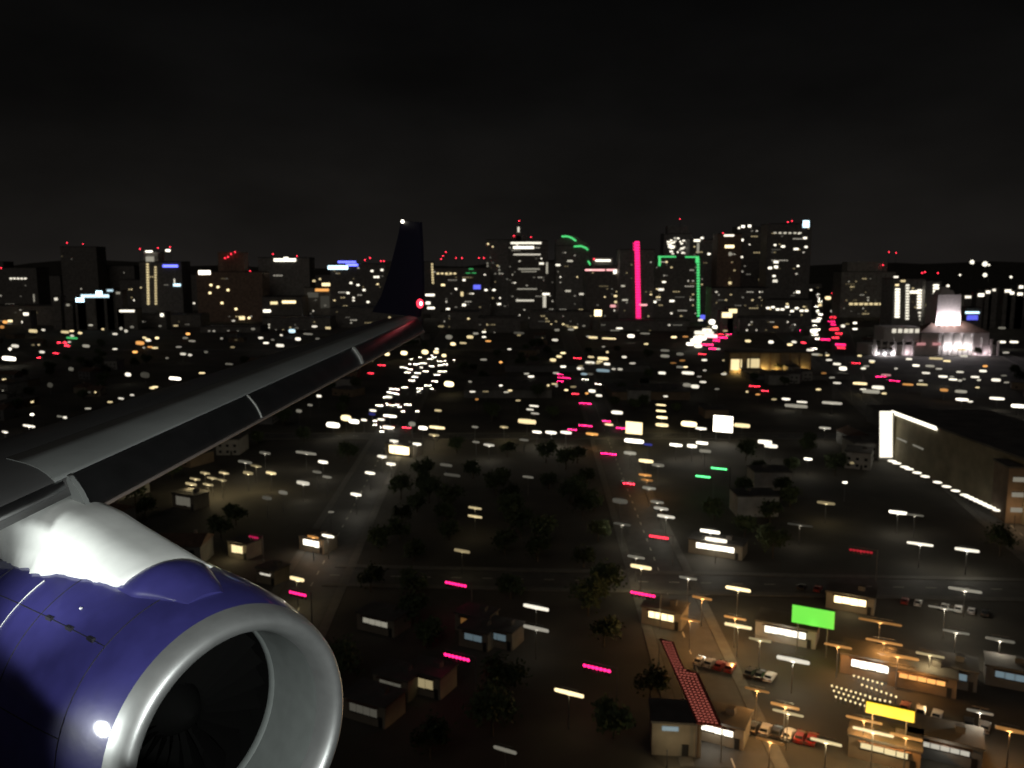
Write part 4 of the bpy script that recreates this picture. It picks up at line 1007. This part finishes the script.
# ------------------------------------------------------------------ infill houses and trees in the dark
def clear(px, py, half, high):
    """a footprint half metres wide and high metres tall at this pixel must not hide one of the town's lights"""
    k = ppm(G(px, py))
    for x, y, w in PTS:
        if abs(px - x) < w / 2 + half * k + 2 and py - (high + half * 0.5) * k - 3 < y < py + half * k * 0.35 + 2: return False
    return True
def off_street(p, m):
    for A, B, w in STREETS:
        ab = B - A
        t = max(0, min(1, (p - A).dot(ab) / ab.length_squared))
        if ((A + ab * t) - p).length < w / 2 + m: return False
    return True
def x_dark(px, py): return 400 < px < 620 and py < 570 or 340 < px < 660 and py > 580
PROTO = []
def house_proto(i):
    w, dp, h = ((10, 9, 4.2), (14, 11, 6.4), (18, 14, 5), (11, 15, 7.5))[i]
    parts = []
    parts.append(('wall', MB().box((0, 0, h / 2), (w, dp, h)), M_stucco[i]))
    if i in (0, 1):
        rf = MB().add([(-w / 2 - .4, -dp / 2 - .4, h), (w / 2 + .4, -dp / 2 - .4, h), (w / 2 + .4, dp / 2 + .4, h), (-w / 2 - .4, dp / 2 + .4, h), (-w / 2 - .4, 0, h + 2.4), (w / 2 + .4, 0, h + 2.4)],
                      [(0, 1, 5, 4), (2, 3, 4, 5), (3, 0, 4), (1, 2, 5), (3, 2, 1, 0)])
        parts.append(('roof', rf, M_tile))
        parts.append(('chimney', MB().box((w * 0.25, 0.8, h + 2.2), (0.8, 0.8, 1.8)), M_concrete))
    else:
        parts.append(('roof', MB().box((0, 0, h + 0.2), (w + 0.5, dp + 0.5, 0.4)).box((w * 0.2, dp * 0.1, h + 0.9), (2, 1.6, 1.0)), M_roof))
    out = [(n, m.data(n, mt), (0, 0, 0)) for n, m, mt in parts]
    wn = MB().box((0, 0, 0), (1.3, 0.12, 1.2)).data('window', M_glass)
    for z in ([1.6] if h < 5.5 else [1.6, 4.6]):
        for x in (-0.32, 0, 0.32): out.append(('window', wn, (x * w, -dp / 2 - 0.03, z)))
    out.append(('door', MB().box((w * 0.16, -dp / 2 - 0.03, 1.0), (1.0, 0.1, 2.0)).data('door', M_dark), (0, 0, 0)))
    return out
PROTO = [house_proto(i) for i in range(4)]
HK = ('small gabled house with cream walls standing dark in the town', 'two storey gabled house with grey walls standing dark in the town', 'flat roofed tan house standing dark in the town', 'tall flat roofed pale house standing dark in the town')
placed = []
tries = 0
while len(placed) < 190 and tries < 6000:
    tries += 1
    py = 338 + 425 * random.random() ** 1.5
    px = random.uniform(-20, 1044)
    p = G(px, py)
    if not off_street(p, 13) or not clear(px, py, 10, 8.5): continue
    if py > 480 and (x_dark(px, py) or random.random() < 0.75): continue
    if any((p - q).length < 19 for q in placed): continue
    if px > 860 and 400 < py < 540: continue
    if 655 < px < 740 and py > 630: continue
    i = random.randrange(4)
    t = thing('house', HK[i], 'house', (p.x, p.y, 0), random.choice((0, 0, R(90), YAW)), ('cream gabled houses', 'grey gabled houses', 'tan flat houses', 'pale flat houses')[i])
    for n, me, lo in PROTO[i]:
        o = link(n, me, t); o.location = lo
    for _ in range(random.choice((0, 0, 1, 1, 2)) if py < 480 else 0):
        ubox('window', lit(random.choice('yyd'), random.choice((0.12, 0.3, 0.7, 1.4))), t, (random.uniform(-3.5, 3.5), -((9, 11, 14, 15)[i]) / 2 - 0.1, 2.6), (random.choice((1.0, 1.6, 3.0)), 0.2, 0.9))
    placed.append(p)
def tree_proto(seed, hgt, rad):
    rd = random.Random(seed)
    tr = MB().tube((0, 0, 0), (0, 0, hgt * 0.45), 0.28, 0.16, 7)
    lv = MB()
    for k in range(9):
        a = rd.uniform(0, 6.28)
        e_ = (rad * 0.6 * math.cos(a), rad * 0.6 * math.sin(a), hgt * rd.uniform(0.5, 0.85))
        tr.tube((0, 0, hgt * 0.38), e_, 0.12, 0.03, 5)
        for j in range(120):
            d = Vector((rd.gauss(0, 1), rd.gauss(0, 1), rd.gauss(0, 0.8))) * rad * 0.27
            c = Vector(e_) + d
            u = Vector((rd.gauss(0, 1), rd.gauss(0, 1), rd.gauss(0, 1))).normalized() * 0.42
            v = u.orthogonal().normalized() * 0.32
            lv.add([c - u - v, c + u - v * 0.3, c + u * 0.7 + v, c - u * 0.5 + v], [(0, 1, 2, 3)])
    return tr.data('trunk', M_bark), lv.data('crown', M_leaf)
TP = [tree_proto(3, 8, 3.4), tree_proto(5, 10, 4.2), tree_proto(9, 6.5, 3.0)]
nt_ = 0
tries = 0
while nt_ < 190 and tries < 9000:
    tries += 1
    py = 345 + 420 * random.random() ** 1.3
    px = random.uniform(0, 1024)
    p = G(px, py)
    if not off_street(p, 4) or not clear(px, py, 4, 10): continue
    if not x_dark(px, py) and (py > 560 or (px > 640 or px < 340) and random.random() < 0.6): continue
    if any((p - q).length < 11 for q in placed): continue
    if px > 860 and 400 < py < 540: continue
    if 655 < px < 740 and py > 630: continue
    i = random.randrange(3)
    t = thing('tree', ('mid sized dark leafy street tree among the houses', 'tall dark leafy tree among the houses', 'small dark bushy tree among the houses')[i], 'tree', (p.x, p.y, 0), random.uniform(0, 6.28), ('mid sized trees', 'tall trees', 'small trees')[i])
    link('trunk', TP[i][0], t); link('crown', TP[i][1], t)
    placed.append(p)
    nt_ += 1

# ------------------------------------------------------------------ the aircraft: wing, engine, pylon, winglet
Fv = Vector((0.789, -0.612, 0.042)).normalized()
Lv = Vector((0.612, 0.789, 0)).normalized()
Lv = (Lv - Fv * Lv.dot(Fv)).normalized()
Uv = Fv.cross(Lv).normalized()
plane = bpy.data.objects.new('airliner', None)
col.objects.link(plane)
plane.matrix_world = Matrix(((Fv.x, Lv.x, Uv.x, 0), (Fv.y, Lv.y, Uv.y, 0), (Fv.z, Lv.z, Uv.z, H), (0, 0, 0, 1)))
tag(plane, 'airliner wing with dark blue engine and winglet seen from a window seat', 'airliner')
def toP(v): return Vector((v.dot(Fv), v.dot(Lv), v.dot(Uv)))
def on_line(px, py, f0, k):
    """where the sight line crosses the vertical sheet F = f0 - k * L of the aircraft"""
    d = toP(ray(px, py))
    return d * (f0 / (d.x + k * d.y))
M_wing = mat('wing_paint', (0.08, 0.08, 0.08), 0.5, noise=0.10, scale=1.2)
M_slat = mat('polished_slat', (0.42, 0.42, 0.43), 0.36, 1.0, noise=0.15, scale=3.0)
M_blue = mat('deep_blue_paint', (0.034, 0.032, 0.155), 0.42, coat=0.6, noise=0.14, scale=4.5, bump=0.2)
M_lip = mat('brushed_lip', (0.36, 0.37, 0.37), 0.42, 0.7, noise=0.12, scale=5.0)
M_barrel = mat('inlet_liner', (0.15, 0.165, 0.16), 0.6, 0.2, noise=0.08, scale=8.0)
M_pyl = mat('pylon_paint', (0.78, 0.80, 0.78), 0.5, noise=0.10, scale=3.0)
M_fan = mat('fan_blade', (0.0025, 0.0025, 0.0024), 0.9, 0.0, spec=0.05)
M_le = mat('leading_edge_lit_tone', (0.26, 0.275, 0.27), 0.5, noise=0.12, scale=1.5)  # paler front edge, with the lamp's light band put into its colour
KL = 0.51
F0 = -6.65
B_in, B_out = on_line(60, 480, F0, KL), on_line(418, 318, F0, KL)
N_in, N_out = on_line(88, 517, F0 + 0.32, KL), on_line(425, 331, F0 + 0.14, KL)
T_in, T_out = on_line(0, 440, -11.9, 0.27), on_line(380, 320, -11.9, 0.27)
def at_L(a, b, L):
    return a + (b - a) * ((L - a.y) / (b.y - a.y))
def section(L):
    B = at_L(B_in, B_out, L); N = at_L(N_in, N_out, L); T = at_L(T_in, T_out, L + 0.0)
    return B, N, T
def loft(stations, fn, closed=True):
    mb = MB()
    rings = [fn(s) for s in stations]
    n = len(rings[0])
    vs = [p for r in rings for p in r]
    fs = []
    for j in range(len(rings) - 1):
        for i in range(n if closed else n - 1):
            a, b = j * n + i, j * n + (i + 1) % n
            fs.append((a, b, b + n, a + n))
    mb.add(vs, fs, True)
    if closed:
        mb.add(rings[0], [tuple(range(n))]); mb.add(rings[-1], [tuple(range(n - 1, -1, -1))])
    return mb
def wing_ring(L):
    B, N, T = section(L)
    ch = (B - T).length
    th = 0.11 * ch
    out = []
    for f, up in ((1.0, 0.0), (0.985, 0.012), (0.96, 0.028), (0.92, 0.046), (0.86, 0.062), (0.75, 0.078), (0.6, 0.085), (0.4, 0.07), (0.2, 0.04), (0.0, 0.0)):
        p = T + (B - T) * f
        out.append(p + Vector((0, 0, up * ch * 0.62)))
    for f, dn in ((0.2, 0.03), (0.5, 0.06), (0.8, 0.05), (0.95, 0.03)):
        p = T + (B - T) * f
        out.append(p - Vector((0, 0, dn * ch)))
    out.append(B + (N - B) * 0.30 - Vector((0, 0, 0.012 * ch)))
    return out
sts = [1.9 + (14.25 - 1.9) * i / 26 for i in range(27)]
wing = loft(sts, wing_ring).build('wing', M_wing, plane)
Ls_ = N_in.y - 0.18
def le_lit_band(L):
    r = wing_ring(L)[:6]
    n = Vector((0.004, 0, 0.008))
    return [p + n for p in r] + [p - n * 2 for p in r[::-1]]
loft([Ls_ + (14.25 - Ls_) * i / 24 for i in range(25)], le_lit_band).build('leading_edge_lit_band', M_le, plane)  # band of lamp light laid on as colour, ending with the slat
def slat_ring(L):
    B, N, T = section(L)
    c = N - B
    out = []
    up = Vector((0, 0, 1))
    nrm = Vector((c.z, 0, -c.x)).normalized()
    if nrm.x < 0: nrm = -nrm
    ln = c.length
    pts_ = []
    for i in range(9):
        f = i / 8
        bul = math.sin(math.pi * min(1, f * 0.62 + 0.0)) * 0.22 * ln
        pts_.append(B + c * f + nrm * bul * (1 if f < 0.99 else 1) + Vector((0.02, 0, 0.015)) * (1 - f))
    tip = pts_[-1]
    under = [tip + Vector((-0.05, 0, -0.03)), tip + Vector((-0.25, 0, -0.02)), B + c * 0.5 - nrm * 0.12, B + c * 0.1 - nrm * 0.06]
    return pts_ + under
seg = [(at_L(N_in, N_out, N_in.y).y, None)]
L_joint = on_line(360, 365, F0 + 0.2, KL).y
L_mid = on_line(256, 415, F0 + 0.2, KL).y
Ls0 = N_in.y
for a, b in ((Ls0, L_mid - 0.02), (L_mid + 0.02, L_joint - 0.03), (L_joint + 0.03, 14.2)):
    ss = [a + (b - a) * i / 10 for i in range(11)]
    loft(ss, slat_ring).build('slat', M_slat, plane)
def rib(L, w, m, g=0.02):
    def rg(l):
        return [p + Vector((g, 0, g * 0.6)) for p in slat_ring(l)]
    return loft([L - w, L + w], rg).build('slat_joint', m, plane)
M_rib = mat('pale_seal', (0.62, 0.63, 0.60), 0.6)
rib(L_joint, 0.045, M_rib)
rib(L_mid, 0.012, M_rib, 0.008)
rib(Ls0 - 0.02, 0.03, M_le)
# catch-light on the slat's lower edge, drawn as a paler strip
ed = MB()
for i in range(30):
    a, b = Ls0 + (14.2 - Ls0) * i / 30, Ls0 + (14.2 - Ls0) * (i + 1) / 30
    p, q = slat_ring(a)[8], slat_ring(b)[8]
    ed.tube(p + Vector((0.015, 0, 0.0)), q + Vector((0.015, 0, 0.0)), 0.022, n=6)
ed.build('slat_edge_glint', mat('slat_edge_glint_tone', (0.24, 0.20, 0.18), 0.5, 0.2), plane)
# inboard leading edge, without a slat, running from the pylon to the fuselage
def le_ring(L):
    B, N, T = section(L)
    c = (B + Vector((-0.1, 0, -0.28))) 
    return [B + Vector((0, 0, 0.0)), B + Vector((0.06, 0, -0.03)), B + Vector((0.08, 0, -0.08)), B + Vector((0.04, 0, -0.13)), B + Vector((-0.25, 0, -0.19)), B + Vector((-0.5, 0, -0.1))]
loft([1.9 + (Ls0 - 0.1 - 1.9) * i / 8 for i in range(9)], le_ring).build('inboard_leading_edge', M_slat, plane)
# winglet
wl_pts = [(372, 312), (418, 317), (422, 290), (421, 250), (419.5, 222), (401, 221), (398, 236), (390, 268), (381, 296)]
wdist = on_line(418, 318, F0, KL)
tipL = wdist.y
def onL(px, py, L):
    d = toP(ray(px, py))
    return d * (L / d.y)
nW = len(wl_pts)
va = [onL(x, y, tipL + 0.1 + 0.35 * (317 - y) / 95) for x, y in wl_pts]
vb = [p + Vector((0, 0.09, 0)) for p in va]
wm_ = MB().add(va + vb, [tuple(range(nW)), tuple(range(2 * nW - 1, nW - 1, -1))] + [((i + 1) % nW, i, nW + i, nW + (i + 1) % nW) for i in range(nW)])
wlet = wm_.build('winglet', mat('winglet_blue', (0.007, 0.0055, 0.017), 0.55), plane)
p = onL(402.5, 221.5, tipL + 0.42)
MB().ball(p, 0.045, 8, 6).build('tip_lamp', lit('w', 4.0), wlet)
p = onL(420, 303.5, tipL - 0.1)
nl = MB().ball(p, 0.085, 10, 8, 1.3).build('navigation_light', lit('r', 3.0), plane)
MB().ball(p + Vector((0.09, -0.06, 0)), 0.035, 8, 6, 1.4).build('bulb', lit('k', 6.0), nl)
pl_ = point('navigation_glow', p + Vector((0.25, -0.25, 0.12)), 0.06, (1, 0.04, 0.08), plane, 0.1)
p = onL(416, 318.5, tipL - 0.05)
MB().ball(p, 0.035, 8, 6, 0.8).build('tip_red_glow', lit('r', 1.4), plane)  # small red ball that glows by itself
# engine
SC = 1.05
Cc = Vector((-2.0486, -2.6793, 6.2629)) * SC         # camera right, up, depth
Cw = Vector((Cc.x, math.cos(PITCH) * Cc.z + math.sin(PITCH) * Cc.y, -math.sin(PITCH) * Cc.z + math.cos(PITCH) * Cc.y))
EC = toP(Cw) + Vector((0.11, 0, 0))
def lathe(prof, n=96, flip=False):
    mb = MB()
    vs = []
    for (x, r) in prof:
        for i in range(n):
            a = 2 * math.pi * i / n
            vs.append((EC.x - x * SC, EC.y + r * SC * math.cos(a), EC.z + r * SC * math.sin(a)))
    fs = []
    for j in range(len(prof) - 1):
        for i in range(n):
            q = (j * n + i, j * n + (i + 1) % n, (j + 1) * n + (i + 1) % n, (j + 1) * n + i)
            fs.append(q if not flip else q[::-1])
    mb.add(vs, fs, True)
    return mb
cowl = lathe([(0.17, 1.005), (0.25, 1.03), (0.5, 1.085), (0.9, 1.13), (1.4, 1.16), (2.0, 1.155), (2.6, 1.10), (3.2, 1.0), (3.7, 0.9), (3.72, 0.86), (3.0, 0.9)]).build('engine_cowl', M_blue, plane)
lathe([(0.175, 1.008), (0.12, 0.992), (0.06, 0.968), (0.02, 0.94), (0.0, 0.905), (0.01, 0.87), (0.04, 0.84), (0.10, 0.815), (0.19, 0.80)]).build('inlet_lip', M_lip, cowl)
lathe([(0.19, 0.80), (0.35, 0.79), (0.5, 0.795), (0.78, 0.82), (0.8, 0.82)]).build('inlet_liner', M_barrel, cowl)
lathe([(0.78, 0.815), (0.80, 0.80), (0.84, 0.80), (0.86, 0.815)]).build('fan_case_ring', M_barrel, cowl)
lathe([(1.35, 0.82), (1.36, 0.02)]).build('fan_duct', M_fan, cowl)
lathe([(0.8, 0.82), (1.35, 0.82)]).build('fan_case', M_fan, cowl)
fan = lathe([(0.72, 0.004), (0.76, 0.07), (0.85, 0.15), (0.98, 0.22), (1.1, 0.25)]).build('spinner', M_fan, cowl)
for k in range(24):
    a0 = 2 * math.pi * k / 24
    vs = []
    for r, tw_, x in ((0.22, 0.10, 0.97), (0.5, 0.13, 0.97), (0.79, 0.15, 0.97)):
        for s_ in (-1, 1):
            a = a0 + s_ * tw_ / max(r, 0.3) * 0.55
            vs.append((EC.x - (x + s_ * 0.09) * SC, EC.y + r * SC * math.cos(a), EC.z + r * SC * math.sin(a)))
    MB().add(vs, [(0, 1, 3, 2), (2, 3, 5, 4)], True).build('fan_blade', M_fan, cowl)
# pylon: a low spine over the cowl, its broad white side panel and the blue front fairing
PROF = [(0.17, 1.005), (0.25, 1.03), (0.5, 1.085), (0.9, 1.13), (1.4, 1.16), (2.0, 1.155), (2.6, 1.10), (3.2, 1.0), (3.7, 0.9), (6.0, 0.72)]
def lerp(tab, x):
    if x <= tab[0][0]: return tab[0][1]
    for (a, va_), (b, vb_) in zip(tab[:-1], tab[1:]):
        if x <= b: return va_ + (vb_ - va_) * (x - a) / (b - a)
    return tab[-1][1]
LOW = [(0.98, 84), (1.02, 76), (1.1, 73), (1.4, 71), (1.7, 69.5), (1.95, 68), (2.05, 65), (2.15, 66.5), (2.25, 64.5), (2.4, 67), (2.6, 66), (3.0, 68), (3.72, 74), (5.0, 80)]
def prof_smooth(x):
    return sum(lerp(PROF, x + 0.09 * k) for k in range(-4, 5)) / 9 + 0.008
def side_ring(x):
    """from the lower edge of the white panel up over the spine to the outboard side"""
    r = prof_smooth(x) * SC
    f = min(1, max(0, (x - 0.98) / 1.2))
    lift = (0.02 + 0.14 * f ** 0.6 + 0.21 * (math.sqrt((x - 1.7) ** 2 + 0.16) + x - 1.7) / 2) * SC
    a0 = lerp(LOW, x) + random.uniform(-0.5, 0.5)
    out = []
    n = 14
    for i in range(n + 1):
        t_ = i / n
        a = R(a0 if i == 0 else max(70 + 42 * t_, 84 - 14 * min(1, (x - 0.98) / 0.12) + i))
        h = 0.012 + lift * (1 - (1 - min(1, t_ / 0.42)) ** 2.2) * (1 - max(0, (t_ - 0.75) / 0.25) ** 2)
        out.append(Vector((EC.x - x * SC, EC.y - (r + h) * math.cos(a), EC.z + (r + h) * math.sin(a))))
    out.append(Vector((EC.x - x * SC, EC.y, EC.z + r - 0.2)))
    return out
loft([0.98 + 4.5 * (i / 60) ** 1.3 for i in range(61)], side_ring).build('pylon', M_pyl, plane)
def fair_ring(x):
    r = lerp(PROF, x) * SC
    f = (x - 0.40) / 0.68
    lift = 0.15 * max(0.0, math.sin(math.pi * (0.06 + 0.80 * f))) ** 0.9
    out = []
    for i in range(15):
        t_ = i / 14
        a = R(90 + (t_ - 0.5) * 2 * (9 + 9 * min(1, 1.5 * f)))
        h = -0.01 + lift * math.sin(math.pi * t_) ** 0.7
        out.append(Vector((EC.x - x * SC, EC.y - (r + h) * math.cos(a), EC.z + (r + h) * math.sin(a))))
    out.append(Vector((EC.x - x * SC, EC.y, EC.z + r - 0.15)))
    return out
loft([0.40 + 0.68 * i / 16 for i in range(17)], fair_ring).build('pylon_fairing', M_blue, plane)
# panel seam and small marks on the cowl
sm = MB()
for i in range(16):
    a0, a1 = R(38 + 26 * i / 16), R(38 + 26 * (i + 1) / 16)
    q = []
    for a in (a0, a1):
        rr = (lerp(PROF, 1.95) + 0.004) * SC
        q.append(Vector((EC.x - 1.95 * SC, EC.y - rr * math.cos(a), EC.z + rr * math.sin(a))))
    sm.tube(q[0], q[1], 0.006 if i > 9 else 0.004, n=5)
sm.build('cowl_seam', M_pyl, cowl)
def cowl_pt(x, a, h=0.002):
    rr = (lerp(PROF, x) + h) * SC
    return Vector((EC.x - x * SC, EC.y - rr * math.cos(R(a)), EC.z + rr * math.sin(R(a))))
M_groove = mat('panel_groove', (0.012, 0.012, 0.02), 0.7)
for x in (0.62, 1.55, 2.75):
    g = MB()
    for i in range(34): g.tube(cowl_pt(x, -40 + 3.6 * i), cowl_pt(x, -40 + 3.6 * (i + 1)), 0.004, n=4)
    g.build('panel_seam', M_groove, cowl)
for a in (18, 52):
    g = MB()
    for i in range(14): g.tube(cowl_pt(0.62 + 2.13 * i / 14, a), cowl_pt(0.62 + 2.13 * (i + 1) / 14, a), 0.004, n=4)
    g.build('panel_seam', M_groove, cowl)
for x in (0.8, 1.1, 1.4):
    g = MB().box((0, 0, 0), (0.09, 0.03, 0.03)).build('latch', M_groove, cowl)
    g.location = cowl_pt(x, 52)
g = MB().ball((0, 0, 0), 0.016, 8, 5, 0.6).build('drain_plug', M_pyl, cowl)
g.location = cowl_pt(1.18, 60)
# lamps in the fuselage side: the wing inspection lamp, the wing root lamp and an added pylon fill
def spot(name, at, aim, e, size, blend, r, c):
    sp = bpy.data.lights.new(name, 'SPOT')
    sp.energy = e; sp.spot_size = R(size); sp.spot_blend = blend; sp.color = c; sp.shadow_soft_size = r
    so = bpy.data.objects.new(name, sp)
    col.objects.link(so)
    so.parent = plane
    so.location = at
    so.rotation_euler = (Vector(aim) - Vector(at)).to_track_quat('-Z', 'Y').to_euler()
    return so
spot('pylon_fill', (-6.9, -0.1, -2.1), (-7.3, 3.3, -1.72), 800, 48, 1.0, 0.06, (0.95, 1.0, 0.95))  # unseen fill added to whiten the pylon side
INSP = Vector((0.15, -0.12, -0.35))
spot('wing_inspection_lamp', INSP, toP(ray(335, 425)) * 8, 2300, 45.6, 0.07, 0.04, (0.96, 1.0, 0.96))
spot('wing_root_lamp', (-7.13, -0.1, -2.345), (-5.3, 2.6, -3.05), 330, 24, 0.5, 0.26, (0.95, 1.0, 0.95))
print('lamp lights', NLIGHT[0], 'objects', len(sc.objects), 'EC', EC, 'B', B_in, B_out, 'N', N_in, N_out, 'T', T_in, T_out)
